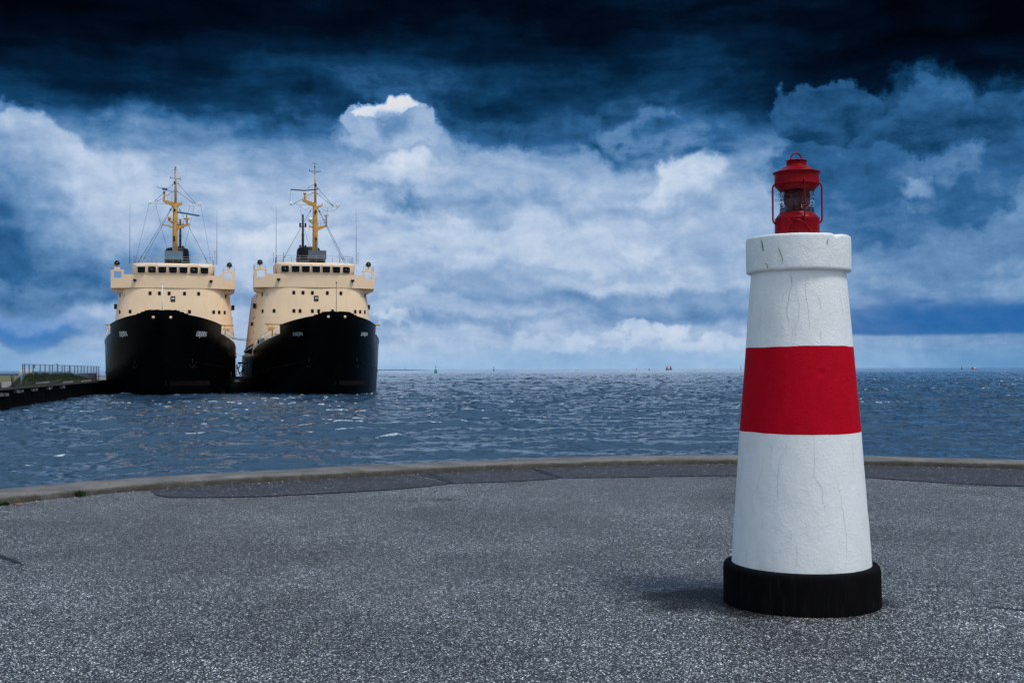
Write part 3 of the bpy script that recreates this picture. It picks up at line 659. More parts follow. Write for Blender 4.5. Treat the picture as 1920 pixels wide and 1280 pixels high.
hood = L('hood', [(.001, .322), (.112, .322), (.117, .326), (.128, .338), (.151, .362), (.154, .368), (.154, .372), (.1515, .376), (.1515, .438), (.155, .444), (.162, .449), (.1625, .452), (.160, .4545), (.148, .458), (.132, .464), (.117, .470), (.104, .479), (.092, .490), (.076, .497), (.070, .499), (.069, .503), (.069, .530), (.072, .532), (.072, .537), (.068, .539), (.001, .540)], M_LRED)
toc = math.atan2(-LY, -LX)
def arc_handle():
    mb = MB(); dx = math.cos(toc+PI/2+.5), math.sin(toc+PI/2+.5); pts = []
    for s in range(25):
        a = PI*s/24; pts.append((dx[0]*.043*math.cos(a)*1.0-.002, dx[1]*.043*math.cos(a), .528+.062*math.sin(a)**.8))
    pts = [(pts[0][0], pts[0][1], .500)]+pts+[(pts[-1][0], pts[-1][1], .500)]
    mb.tube(pts, .0052, 10); return mb.build('carrying_ring', M_LRED, ln)
arc_handle()
for s in (1.36, 2.9, -1.25, .33):
    a = toc+s; ca, sa = math.cos(a), math.sin(a); mb = MB()
    P_ = [(.150, .100), (.160, .104), (.168, .112), (.1705, .125), (.1705, .20), (.1705, .33), (.169, .352), (.163, .364), (.152, .370)]
    if abs(s-.33) < .01: P_ = [(.148, .09), (.156, .098), (.159, .12), (.159, .25), (.159, .36), (.157, .385), (.150, .395)]
    mb.tube([(ca*r, sa*r, z) for r, z in P_], .0062, 10); mb.lathe([(.011, -.004), (.013, 0), (.011, .004)], 10, (ca*.153, sa*.153, P_[0][1]-.002))
    mb.build('guard_rod', M_LRED, ln)
# filler housing with its bent lever on the font
a = toc-.42; ca, sa = math.cos(a), math.sin(a); mb = MB()
tang = Vector((-sa, ca, 0)); outv = Vector((ca, sa, 0))
poly = [(-.048, .028), (-.040, .012), (-.018, .008), (.006, .014), (.016, .030), (.014, .052), (.030, .066), (.048, .078), (.040, .092), (.024, .090), (.006, .112), (-.012, .124), (-.032, .122), (-.050, .100), (-.054, .06)]
o_ = Vector((ca*.138, sa*.138, .012)); mb.prism(poly, o_, tang, (0, 0, 1), outv*.022)
mb.build('filler_housing', M_LRED, ln, bevel=.005)
mb = MB(); pts = []
for i in range(14):
    u = i/13; aa_ = toc-.22+u*.92; zz = .112-.115*u**2.6; pts.append((math.cos(aa_)*.160, math.sin(aa_)*.160, max(zz, .004)))
mb.tube(pts, .0048, 8); mb.build('lever', M_LRED, ln)

# ------------------------------------------------------------------ icebreakers
ZADD = 0.0; LENTRY = 22.0
def hull_ztop(y):
    pts = [(0, 10.05), (.78, 10.0), (.8, 9.88), (1.15, 9.86), (1.17, 9.72), (1.6, 9.70), (1.62, 9.58), (9.0, 8.75), (9.01, 7.75), (12, 7.35), (18, 6.75), (24, 6.15), (26, 5.9), (30, 5.7), (77, 5.6)]
    return float(np.interp(y, [p[0] for p in pts], [p[1] for p in pts]))+ZADD*max(0, 1-y/20)
def hull_stem(z): return max(0.0, 1-max(z, -1)/10.1)**1.35*4.2
def hull_b(y, z):
    t = max(0, min(1, z/10)); u = (y-hull_stem(z))/(LENTRY*(1-.08*(1-t)))
    if u <= 0: return 0.0
    B = 8.32+.08*(1-t)
    p = 2.2; q = .56+.03*(1-t)
    b_ = B if u >= 1 else B*(1-(1-u)**p)**q
    if y > 62: b_ *= max(.15, 1-((y-62)/15)**2.4*.75)
    return b_
def hull_pt(y, z, side, off=0.0):
    e = .02; b0 = hull_b(y, z); b1 = hull_b(y+e, z); ds = (b1-b0)/e
    n = Vector((1, -ds, 0)); n.normalize(); return Vector((side*(b0+n.x*off), y+n.y*off, z))
WF = 24.0
def w_main(z): return 8.3-.12*(z-7)
def y_main(x, z):
    w = w_main(z); d = 5.0; yf = WF-.10*(14.5-z)
    return yf+d*(1-max(0, 1-min(1, abs(x)/w)**3)**(1/3))
def ring_main(z, n=24):
    w = w_main(z); yf = WF-.10*(14.5-z); out = []
    for i in range(-n, n+1):
        a = i/n*PI/2; x = w*math.copysign(abs(math.sin(a))**(2/3), a); y = yf+5*(1-abs(math.cos(a))**(2/3)); out.append((x, y))
    return [(-w, yf+27)]+out+[(w, yf+27)]
W_H = 5.45
def y_wh(x, z=17.0): return WF-.18+1.9*(1-max(0, 1-min(1, abs(x)/W_H)**2.6)**(1/2.6))*.55+.02*x*x*.4
def front_slab(mb, yfun, x, z, w, h, r, thick=.05, proud=.03, mi=0, k=3):
    """a rounded panel lying against a curved front at x,z"""
    y = yfun(x); s = (yfun(x+.1)-yfun(x-.1))/.2; t = Vector((1, s, 0)).normalized(); nrm = Vector((t.y, -t.x, 0))
    o_ = Vector((x, y, z))+nrm*proud; mb.prism(rrect(w, h, r, k), o_, t, (0, 0, 1), -nrm*thick, mi)
def loft(mb, rings, mi=0, smooth=True, caps=True):
    n = len(rings[0]); vs = [p for r in rings for p in r]
    mb.add(vs, [(j*n+i, j*n+(i+1) % n, (j+1)*n+(i+1) % n, (j+1)*n+i) for j in range(len(rings)-1) for i in range(n)], mi, smooth)
    if caps: mb.add(rings[0], [tuple(range(n-1, -1, -1))], mi); mb.add(rings[-1], [tuple(range(n))], mi)
def text_shape(s, size):
    cu = bpy.data.curves.new('t', 'FONT'); cu.body = s; cu.size = size; cu.align_x = 'LEFT'; cu.space_character = 1.12; cu.resolution_u = 4; cu.offset = .010*size
    ob = bpy.data.objects.new('t', cu); C.objects.link(ob); bpy.context.view_layer.update()
    me = bpy.data.meshes.new_from_object(ob.evaluated_get(bpy.context.evaluated_depsgraph_get()))
    v = [tuple(p.co) for p in me.vertices]; f = [tuple(p.vertices) for p in me.polygons]
    bpy.data.objects.remove(ob); bpy.data.meshes.remove(me); return v, f
def hull_text(word, size, y0, z0, side, mat_, parent, condense=.8):
    v, f = text_shape(word, size); wd = max(p[0] for p in v)*condense
    ys = np.linspace(max(.1, y0-4), y0+8, 600); arc = [0]
    for a, b in zip(ys, ys[1:]): arc.append(arc[-1]+math.hypot(b-a, hull_b(b, z0)-hull_b(a, z0)))
    a0 = float(np.interp(y0, ys, arc)); vs = []
    for p in v:
        u = p[0]*condense; s = a0+(u if side > 0 else wd-u); y = float(np.interp(s, arc, ys)); vs.append(tuple(hull_pt(y, z0+p[1]+.0*(y-y0), side, .03)))
    mb = MB(); mb.add(vs, f); return mb.build('name_lettering', mat_, parent, fix=False)
def railing(mb, pts, h, rails=(1.0, .66, .33), r=.022, post=None, step=1.2):
    for k_ in rails: mb.tube([(x, y, z+h*k_) for x, y, z in pts], r if k_ == 1 else r*.8, 5)
    acc = 0
    for i, (a, b) in enumerate(zip(pts, pts[1:])):
        L_ = (Vector(b)-Vector(a)).length; m_ = max(1, round(L_/step))
        for j in range(m_+(1 if i == len(pts)-2 else 0)):
            p = Vector(a).lerp(Vector(b), j/m_); mb.tube([p, p+Vector((0, 0, h))], r, 5)
def searchlight(parent, x, y, z, kind=0):
    mb = MB(); mb.box(x-.33, x+.33, y-.3, y+.3, z-.02, z+.38); mb.build('lamp_pedestal', M_CREAM, parent, bevel=.03)
    mb = MB(); mb.tube([(x, y, z+.38), (x, y, z+.62)], .07, 8); zc = z+.95
    mb.tube([(x-.36, y, zc), (x-.33, y, zc-.3), (x, y, zc-.42), (x+.33, y, zc-.3), (x+.36, y, zc)], .035, 6)
    s = mb.build('searchlight', M_BLK, parent)
    mb = MB(); mb.tube([(x+.0, y+.32, zc), (x, y+.22, zc), (x, y-.1, zc), (x, y-.26, zc)], [.14, .28, .34, .35], 20); mb.build('drum', M_BLK, s)
    mb = MB(); mb.tube([(x, y-.25, zc), (x, y-.29, zc)], [.10, .06], 12); mb.build('bulb', M_STEEL, s)

def make_ship(name, label, loc, rz, word, tall_tip, cfg):
    t_ = thing('icebreaker', label, 'ship', loc, rz, 'icebreakers moored side by side')
    # --- hull
    ys = sorted(set([0.0, .02, .06, .12, .22, .36, .55, .78, .80, 1.0, 1.15, 1.17, 1.38, 1.6, 1.62, 1.9, 2.3, 2.8, 3.4, 4.1, 4.9, 5.8, 6.8, 7.9, 8.6, 9.0, 9.01]+[9.01+.9*i for i in range(1, 24)]+[31, 34, 38, 44, 52, 60, 64, 67, 70, 72, 74, 75.5, 76.5, 77]))
    zf = [-1.2, 0, .8, 1.6, 2.4, 3.2, 4.0, 5.0, 6.0, 7.0, 8.0, 9.0, 10.0]
    mb = MB(); cols = [(y, s) for s in (-1,) for y in reversed(ys)]+[(y, 1) for y in ys[1:]]; vs = []
    nz = 15
    for y0, s in cols:
        zt_ = hull_ztop(y0)
        for k_ in range(nz+1):
            z = -1.2+(zt_+1.2)*k_/nz; sh = hull_stem(z)*max(0, 1-y0/20); y = y0+sh
            vs.append((s*hull_b(y, z), y, z))
    m_ = len(cols)
    mb.add(vs, [(i*(nz+1)+k_, (i+1)*(nz+1)+k_, (i+1)*(nz+1)+k_+1, i*(nz+1)+k_+1) for i in range(m_-1) for k_ in range(nz)], 0, True)
    mb.add([vs[k_] for k_ in range(nz+1)]+[vs[(m_-1)*(nz+1)+k_] for k_ in range(nz+1)], [(k_, k_+1, nz+2+k_, nz+1+k_) for k_ in range(nz)], 0)
    hull = mb.build('hull', M_HULL, t_)
    # bulwark cap and rubbing strips
    mb = MB()
    for s in (-1, 1): mb.tube([(s*hull_b(y+hull_stem(hull_ztop(y))*max(0, 1-y/20), hull_ztop(y)), y+hull_stem(hull_ztop(y))*max(0, 1-y/20), hull_ztop(y)) for y in ys if 0 < y <= 9.0], .06, 6)
    mb.build('bulwark_rail', M_HULL, hull)
    for s in (-1, 1):
        mb = MB(); mb.tube([hull_pt(y, hull_ztop(y)+.03, s, .0) for y in np.linspace(9.3, 24, 26)], .075, 6); mb.build('sheer_strip', M_VISOR, hull)
        mb = MB(); mb.tube([hull_pt(y, 4.2-.085*(y-4), s, .01) for y in np.linspace(4.5, 40, 40)], .05, 6); mb.build('rubbing_strake', M_HULL, hull)
    # deck
    mb = MB(); yy = [1.2, 2, 3, 4.5, 6, 8, 9.0, 9.02, 12, 15, 18, 24, 30, 44, 60, 68, 74, 77]
    vs = [(s*(hull_b(y, hull_ztop(y)-.9)-.05), y, hull_ztop(y)-(1.1 if y <= 9 else .04)) for y in yy for s in (-1, 1)]
    mb.add(vs, [(2*i, 2*i+1, 2*i+3, 2*i+2) for i in range(len(yy)-1)]); mb.build('deck', M_DECK, t_)
    # ice belt: bare rusty plate at the stem; one side left black as shade
    mb = MB()
    for s in (1,):
        Y_ = np.linspace(0, 5.0, 22); vs = []
        for z in (1.40, 1.55, 1.75, 1.95):
            for y in Y_: vs.append(hull_pt(y+hull_stem(z)+.01, z, s, .02))
        mb.add(vs, [(j*22+i, j*22+i+1, (j+1)*22+i+1, (j+1)*22+i) for j in range(3) for i in range(21)], 0, True)
    mb.build('ice_belt', M_BOOT, hull, fix=False)
    for s in (1, -1):
        # round fairleads
        yq = float(np.interp(.97, [hull_b(y, 9.45) for y in np.linspace(0, 5, 200)], np.linspace(0, 5, 200)))
        c0 = hull_pt(yq, 9.45, s, .0); n_ = (hull_pt(yq, 9.45, s, 1)-c0).normalized()
        mb = MB(); mb.tube([c0-n_*.04, c0+n_*.05], .17, 16); mb.build('fairlead', M_CREAM, hull)
        # anchor in its pocket
        yq = 4.1; c0 = hull_pt(yq, 4.0, s, .1); n_ = (hull_pt(yq, 4.0, s, 1)-c0).normalized(); tt_ = Vector((-n_.y*s, n_.x*s, 0)); up = Vector((0, 0, 1))
        mb = MB(); mb.tube([c0+up*.75, c0-up*.35], .09, 8); mb.tube([c0-up*.35+tt_*.5+up*.35, c0-up*.42+tt_*.25, c0-up*.45, c0-up*.42-tt_*.25, c0-up*.35-tt_*.5+up*.35], [.03, .09, .12, .09, .03], 8); mb.tube([c0+up*.6-tt_*.2, c0+up*.6+tt_*.2], .05, 6)
        mb.build('anchor', M_ANCH, t_)
    sz, cd, ml, mr = cfg['text']
    hull_text(word, sz, 3.3, 7.35, 1, mr, hull, cd); hull_text(word, sz, 3.9, 7.35, -1, ml, hull, cd)
    # draught marks on the starboard/port stem
    for i in range(9):
        z = .5+i*.3; mb = MB()
        for s in (1,):
            p = hull_pt(hull_stem(z)+13.0, z, s, .03); q = hull_pt(hull_stem(z)+13.25, z, s, .03)
            mb.add([p, q, q+Vector((0, 0, .12)), p+Vector((0, 0, .12))], [(0, 1, 2, 3)])
        mb.build('draught_mark', M_LETTERD, hull, fix=False)
    # --- superstructure
    mb = MB(); rings = [[(x, y, z) for x, y in ring_main(z)] for z in (5.2, 7, 8.5, 10, 11.5, 13, 14.5)]; loft(mb, rings)
    sup = mb.build('superstructure', M_CREAM, t_)
    # portholes: frame > glass
    for zrow, xs in ((13.79, (-3.01, -1.78, -.51, 1.52, 3.39)), (13.60, (-7.10, -6.58, 6.42, 6.98)), (11.28, (-7.07, -5.62, -3.01, -2.2, -.53, .31, 2.2, 5.4, 6.13, 6.86))):
        for x in xs:
            yf = lambda q, z=zrow: y_main(q, z)
            bright = zrow == 13.60 and abs(x) < 6.7
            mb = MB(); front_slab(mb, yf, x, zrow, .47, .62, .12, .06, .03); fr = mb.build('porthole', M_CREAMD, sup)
            mb = MB(); front_slab(mb, yf, x, zrow, .36, .50, .09, .05, .042); mb.build('pane', M_PALEG if bright else M_GLASS, fr)
    # side windows on the long walls
    for s in (-1, 1):
        for y, z in ((31, 13.6), (33, 13.6), (31, 10.6), (32.5, 10.6), (34, 10.6), (36, 10.6), (29.5, 8.4)):
            x = s*(w_main(z)+.03); mb = MB(); mb.prism(rrect(.4, .55, .12), (x, y, z), (0, 1, 0), (0, 0, 1), (-s*.06, 0, 0)); mb.build('porthole', M_GLASS, sup)
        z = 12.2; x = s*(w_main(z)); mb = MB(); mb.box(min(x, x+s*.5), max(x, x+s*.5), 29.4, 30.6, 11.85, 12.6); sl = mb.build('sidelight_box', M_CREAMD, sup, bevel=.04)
        mb = MB(); mb.box(min(x+s*.15, x+s*.53), max(x+s*.15, x+s*.53), 29.25, 29.38, 11.92, 12.55); mb.build('sidelight', M_BLK, sl)
        if s < 0: mb = MB(); mb.box(-8.3, -8.0, 33, 34, 9.6, 10.1); mb.build('locker', M_RUST, sup, bevel=.04)
    # crest board
    mb = MB(); front_slab(mb, lambda q: y_main(q, 13.0), 0.0, 13.0, .60, .80, .03, .06, .05, k=1); cr = mb.build('crest_board', M_BLK, sup)
    mb = MB(); poly = [(-.19, .17), (-.20, .02), (-.16, -.10), (-.05, -.06), (.03, -.02), (.12, -.10), (.19, -.08), (.20, .05), (.16, .18), (.10, .27), (.06, .12), (-.02, .05), (-.10, .08), (-.13, .20)]
    yc = y_main(0, 13.0)-.052; mb.prism([(a*.9, b*.9) for a, b in poly], (0, yc, 13.05), (1, 0, 0), (0, 0, 1), (0, -.02, 0)); mb.build('crest_animal', M_LETTER, cr)
    mb = MB(); mb.prism([(-.17, -.06), (-.10, -.10), (0, -.06), (.10, -.10), (.17, -.06), (.10, .05), (0, .08), (-.10, .05)], (0, yc, 12.72), (1, 0, 0), (0, 0, 1), (0, -.02, 0)); mb.build('crest_scroll', M_DGREY, cr)
    # --- bridge deck band with wings (thin bulwark, open behind)
    yb = lambda x: WF-.12+1.5*(x/8.27)**2
    def wall(mb, x0, x1, z0, z1, th=.14, n=6):
        vs = []
        for i in range(n+1):
            x = x0+(x1-x0)*i/n; y = yb(x); vs += [(x, y, z0), (x, y, z1), (x, y+th, z0), (x, y+th, z1)]
        fs = []
        for i in range(n):
            a, b = 4*i, 4*i+4; fs += [(a, b, b+1, a+1), (a+2, a+3, b+3, b+2), (a, a+2, b+2, b), (a+1, b+1, b+3, a+3)]
        fs += [(0, 1, 3, 2), (4*n, 4*n+2, 4*n+3, 4*n+1)]; mb.add(vs, fs)
    mb = MB(); wall(mb, -5.35, 5.35, 14.55, 16.38, n=24)
    vs = []; X_ = np.linspace(-8.13, 8.13, 40)
    for x in X_: vs += [(x, yb(x)+.10, 14.56), (x, 30.2, 14.56), (x, yb(x)+.10, 14.70), (x, 30.2, 14.70)]
    fs = []
    for i in range(39): a, b = 4*i, 4*i+4; fs += [(a, a+1, b+1, b), (a+2, b+2, b+3, a+3)]
    fs += [(0, 2, 3, 1), (156, 157, 159, 158)]; mb.add(vs, fs)
    band = mb.build('bridge_deck', M_CREAM, t_)
    for s in (-1, 1):
        mb = MB(); lo, hi = (5.35, 8.27)
        def W(a, b, z0, z1, n=4): wall(mb, *( (a, b) if s > 0 else (-b, -a)), z0, z1, n=n)
        W(5.35, 6.55, 14.55, 16.40); W(6.55, 8.27, 14.55, 15.93); W(6.55, 6.84, 15.93, 17.06, 1); W(7.86, 8.27, 15.93, 17.06, 1)
        W(6.84, 7.86, 16.84, 17.06)
        for xa, xb, zc_ in ((6.84, 6.98, 16.84), (7.72, 7.86, 16.84), (6.84, 6.94, 15.93), (7.76, 7.86, 15.93)):      # rounded corners of the opening
            sx = 1 if xa < 7.3 else -1; zz = -1 if zc_ > 16.5 else 1; x_c = xa if sx > 0 else xb; w_ = xb-xa
            mb.prism([(0, 0), (s*sx*w_, 0), (s*sx*w_*.3, zz*w_*.3), (0, zz*w_)], (s*x_c, yb(x_c)+.005, zc_), (1, 0, 0), (0, 0, 1), (0, .12, 0))
        # end wall, roof of the shelter, sloping bracket beneath
        y0 = yb(8.27); mb.box(min(s*8.13, s*8.27), max(s*8.13, s*8.27), y0+.142, y0+2.6, 14.55, 16.4); mb.box(min(s*8.13, s*8.27), max(s*8.13, s*8.27), y0+.142, y0+1.0, 16.4, 17.06)
        mb.box(min(s*6.57, s*8.12), max(s*6.57, s*8.12), y0-.1, y0+1.0, 16.96, 17.05)
        w_ = mb.build('bridge_wing', M_CREAM, t_)
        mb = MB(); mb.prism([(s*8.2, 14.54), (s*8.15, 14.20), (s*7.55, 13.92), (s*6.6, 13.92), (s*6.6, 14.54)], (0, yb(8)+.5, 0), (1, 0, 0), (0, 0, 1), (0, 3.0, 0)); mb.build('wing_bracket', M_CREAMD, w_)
        mb = MB(); railing(mb, [(s*6.7, y0+.0, 17.05), (s*8.2, y0+.0, 17.05), (s*8.2, y0+2.4, 17.05)], .62, (1.0, .5), .02, step=.75); mb.build('wing_rail', M_STEEL, w_)
        searchlight(w_, s*(7.45 if cfg['lamp'] else 7.5), y0+.5, 17.06)
        # floodlight under the wheelhouse
        x = s*5.05; y = yb(x); mb = MB(); mb.box(x-.22, x+.22, y-.42, y-.08, 15.45, 15.72, M=None); mb.box(x-.05, x+.05, y-.1, y+.01, 15.3, 15.5); mb.build('floodlight', M_BLK, t_, bevel=.03)
    # --- wheelhouse
    def ring_wh(z, w, inset=0.0, n=26):
        out = []
        for i in range(n+1):
            x = -w+2*w*i/n; out.append((x, y_wh(x*W_H/w)+inset, z))
        return out+[(w, 29.6-inset, z), (-w, 29.6-inset, z)]
    mb = MB(); loft(mb, [ring_wh(16.34, 5.15, .10), ring_wh(16.5, 5.36, .02), ring_wh(17.0, 5.42), ring_wh(17.62, 5.45, -.04), ring_wh(17.80, 5.44, -.05), ring_wh(17.90, 5.36, .03), ring_wh(17.95, 5.20, .18)])
    wh = mb.build('wheelhouse', M_CREAM, t_)
    for i, x in enumerate((-4.16, -2.77, -1.40, 0, 1.38, 2.77, 4.15)):
        mb = MB(); front_slab(mb, y_wh, x, 17.04, 1.17, .99, .22, .07, .05); fr = mb.build('bridge_window', M_CREAM, wh)
        mb = MB(); front_slab(mb, y_wh, x, 17.03, 1.05, .88, .18, .06, .066); gl = mb.build('pane', M_GLASS, fr)
        if i in cfg['visors']:
            y = y_wh(x); sl = (y_wh(x+.1)-y_wh(x-.1))/.2; mb = MB(); T = Matrix.Translation((x, y, 17.50)) @ Matrix.Rotation(math.atan(sl), 4, 'Z')
            mb.box(-.58, .58, -.42, .02, -.03, .06, M=T); mb.box(-.58, .58, -.46, -.42, -.10, .06, M=T); mb.build('visor', M_VISOR, fr)
        else:
            y = y_wh(x)-.07; mb = MB(); mb.tube([(x, y, 17.05), (x, y-.04, 17.05)], .07, 12); mb.tube([(x, y-.02, 17.05), (x-.25, y-.02, 17.3)], .015, 5); mb.build('clear_view_screen', M_STEEL, gl)
    # roof railing, whips and small gear
    rp = [(-5.2, 28.5, 17.93), (-5.25, 25.2, 17.93), (-4.4, 24.3, 17.93), (-2.2, 24.05, 17.93), (0, 24.0, 17.93), (2.2, 24.05, 17.93), (4.4, 24.3, 17.93), (5.25, 25.2, 17.93), (5.2, 28.5, 17.93)]
    mb = MB(); railing(mb, rp, .95, (1.0, .66, .33), .024, step=1.1); mb.build('roof_railing', M_STEEL, wh)
    for x, y, h in cfg['whips']:
        mb = MB(); mb.tube([(x, y, 17.9), (x, y, 17.9+h*.45), (x, y, 17.9+h)], [.045, .03, .012], 5); mb.build('whip_antenna', M_WIRE, t_)
    for x, y, h in cfg['poles']:
        mb = MB(); mb.tube([(x, y, 17.9), (x, y, 17.9+h)], .03, 5); mb.tube([(x-.18, y, 17.8+h*.9), (x+.18, y, 17.8+h*.9)], .02, 5); mb.tube([(x, y, 17.9+h), (x, y, 18.05+h)], .06, 6); mb.build('antenna_pole', M_STEEL, t_)
    mb = MB()
    for s in (-1,) if cfg['lamp'] else (1,):
        for k_ in range(2): mb.tube([(s*5.35, 25+.5*k_, 16.3), (s*5.35, 25+.5*k_, 18.6)], .03, 5)
        for k_ in range(8): mb.tube([(s*5.35, 25, 16.5+.28*k_), (s*5.35, 25.5, 16.5+.28*k_)], .02, 5)
    mb.build('roof_ladder', M_DGREY, wh)
    bx = cfg['box']; mb = MB(); mb.box(bx-1.2, bx+1.2, 24.9, 26.0, 18.55, 19.75); mb.box(bx-.01, bx+.01, 24.88, 24.9, 18.6, 19.7); gb = mb.build('roof_box', cfg['boxmat'], t_, bevel=.03)
    mb = MB()
    for q in (-1.0, -.35, .35, 1.0): mb.box(bx+q-.07, bx+q+.07, 25.0, 25.9, 17.93, 18.56)
    mb.box(bx-1.1, bx+1.1, 25.5, 25.9, 17.95, 18.5); mb.build('box_stand', M_BLK, gb)
    # --- foremast, coordinates relative to its axis
    MX, MY = cfg['mastx'], 26.5
    mast_h = cfg['mast']
    mb = MB(); mb.tube([(MX, MY, 17.9), (MX, MY, 22.5), (MX, MY, cfg['yard']-.1), (MX, MY, cfg['yard']+.05)], [.39, .36, .32, .26], 14)
    mb.tube([(MX+cfg['poff'], MY, cfg['yard']-.1), (MX+cfg['poff'], MY, cfg['yard']+2.8), (MX+cfg['poff'], MY, mast_h)], [.19, .15, .10], 10)
    mast = mb.build('foremast', M_MAST, t_)
    def mpart(nm, mt, fn, par=mast, bevel=0): mb = MB(); fn(mb); return mb.build(nm, mt, par, bevel=bevel)
    cfg['mastparts'](mpart, MX, MY)
    # rigging
    def rig(mb):
        for a, b in cfg['stays']:
            a = Vector(a); b = Vector(b); mb.tube([a, b], .028, 5)
            for u in (.06, .9): mb.tube([a.lerp(b, u-.015), a.lerp(b, u+.015)], .07, 6)
        for a, b in cfg['lines']:
            a = Vector(a); b = Vector(b); mb.tube([a.lerp(b, i/8)+Vector((0, 0, -.5*cfg.get('sag', .2)*math.sin(PI*i/8))) for i in range(9)], .016, 4)
    mpart('rigging', M_WIRE, rig, t_)
    # --- funnel and exhaust mast
    mb = MB(); rings = []
    for z, k_ in ((15, 1.0), (19.6, .97), (20.7, .93), (21.0, .86), (21.1, .7)):
        rings.append([(1.78*k_*math.copysign(abs(math.cos(a))**.75, math.cos(a)), 35.0+2.6*k_*math.copysign(abs(math.sin(a))**.75, math.sin(a)), z) for a in [2*PI*i/32 for i in range(32)]])
    loft(mb, rings); fn = mb.build('funnel', M_BLK, t_)
    mb = MB()
    for i in range(5): mb.tube([(1.80*math.copysign(abs(math.cos(a))**.75, math.cos(a)), 35+2.63*math.copysign(abs(math.sin(a))**.75, math.sin(a)), 17.6+.45*i) for a in [2*PI*j/32 for j in range(32)]], .04, 5, closed=True)
    mb.build('funnel_band', M_STEEL, fn)
    ah = cfg['afttop']; mb = MB(); mb.tube([(0, 44, 14), (0, 44, 21), (0, 44, ah)], [.32, .2, .13], 8)
    for z, w in ((22.0, .42), (22.3, .42), (24.0, .24), (25.4, .42), (25.7, .42), (23.2, .2)):
        if z < ah: mb.box(-w, w, 43.93, 44.07, z-.05, z+.05); [mb.tube([(s*w, 44, z-.18), (s*w, 44, z+.18)], .13, 8) for s in (-1, 1) if w > .3]
    mb.build('aft_mast', M_BLK, t_)
    # --- jackstaff
    mb = MB(); jr = .055 if cfg['lamp'] == 0 else .035; mb.tube([(0, .8, 8.8), (0, .75, 13.45)], [jr, jr*.8], 8); mb.lathe([(.02, -.1), (.09, -.05), (.09, .05), (.02, .1)], 10, (0, .75, 13.5))
    mb.build('jackstaff', M_VISOR if cfg['lamp'] == 0 else M_RUST, t_)
    # --- side deck clutter, both sides
    for s in (-1, 1):
        pts = [tuple(hull_pt(y, hull_ztop(y)+.05, s, -.12)) for y in np.linspace(10.2, 24, 8)]
        mb = MB(); railing(mb, pts, 1.0, (1.0, .5), .025, step=1.3); mb.build('side_railing', M_VISOR, t_)
        p = hull_pt(9.8, 7.7, s, -.75)
        mb = MB(); mb.tube([(p.x, p.y, 6.9), (p.x, p.y, 8.0), (p.x, p.y-.1, 8.35)], [.28, .28, .34], 12); mb.tube([(p.x+.1*s, p.y+1.0, 6.9), (p.x+.1*s, p.y+1.0, 7.9)], .22, 10); mb.build('ventilator', M_MAST, t_)
        for y in (13.0, 17.5):
            p = hull_pt(y, hull_ztop(y), s, -.7); mb = MB()
            for d_ in (-.3, .3): mb.tube([(p.x, p.y+d_, hull_ztop(y)-.1), (p.x, p.y+d_, hull_ztop(y)+.55)], .15, 10); mb.tube([(p.x, p.y+d_, hull_ztop(y)+.55), (p.x, p.y+d_, hull_ztop(y)+.62)], .19, 10)
            mb.build('bollard', M_MAST, t_)
        p = hull_pt(15.5, 7.0, s, -.9); mb = MB(); mb.tube([(p.x, p.y, 6.8), (p.x, p.y, 9.1)], .09, 8); mb.tube([(p.x-.9, p.y, 9.15), (p.x+1.1, p.y, 9.15)], .09, 8); mb.box(p.x+.2*s-.35, p.x+.2*s+.35, p.y-.2, p.y+.4, 8.3, 8.7)
        mb.tube([(p.x, p.y, 8.4), (p.x-.7, p.y, 9.1)], .05, 6); mb.build('davit', M_MAST, t_)
        mb = MB(); p = hull_pt(22, 6.3, s, -.6); mb.tube([(p.x, 20.2, 7.0), (p.x, 20.8, 7.05), (p.x, 22.8, 7.05), (p.x, 23.4, 7.0)], [.10, .5, .5, .10], 12); mb.build('liferaft_canister', M_VISOR if s > 0 else M_BLK, t_)
        # boat platform jutting from the side
        if s < 0 and cfg['lamp']:
            mb = MB(); mb.prism([(-8.2, 6.95), (-9.1, 6.35), (-9.45, 5.75), (-8.9, 5.62), (-8.2, 5.45)], (0, 27, 0), (1, 0, 0), (0, 0, 1), (0, 4, 0)); sp_ = mb.build('side_sponson', M_HULL, t_)
            mb = MB(); mb.tube([(-8.2, 26.95, 6.55), (-8.9, 26.95, 6.1), (-9.4, 26.95, 5.8)], .10, 6); mb.build('edge_strip', M_STEEL, sp_)
    return t_

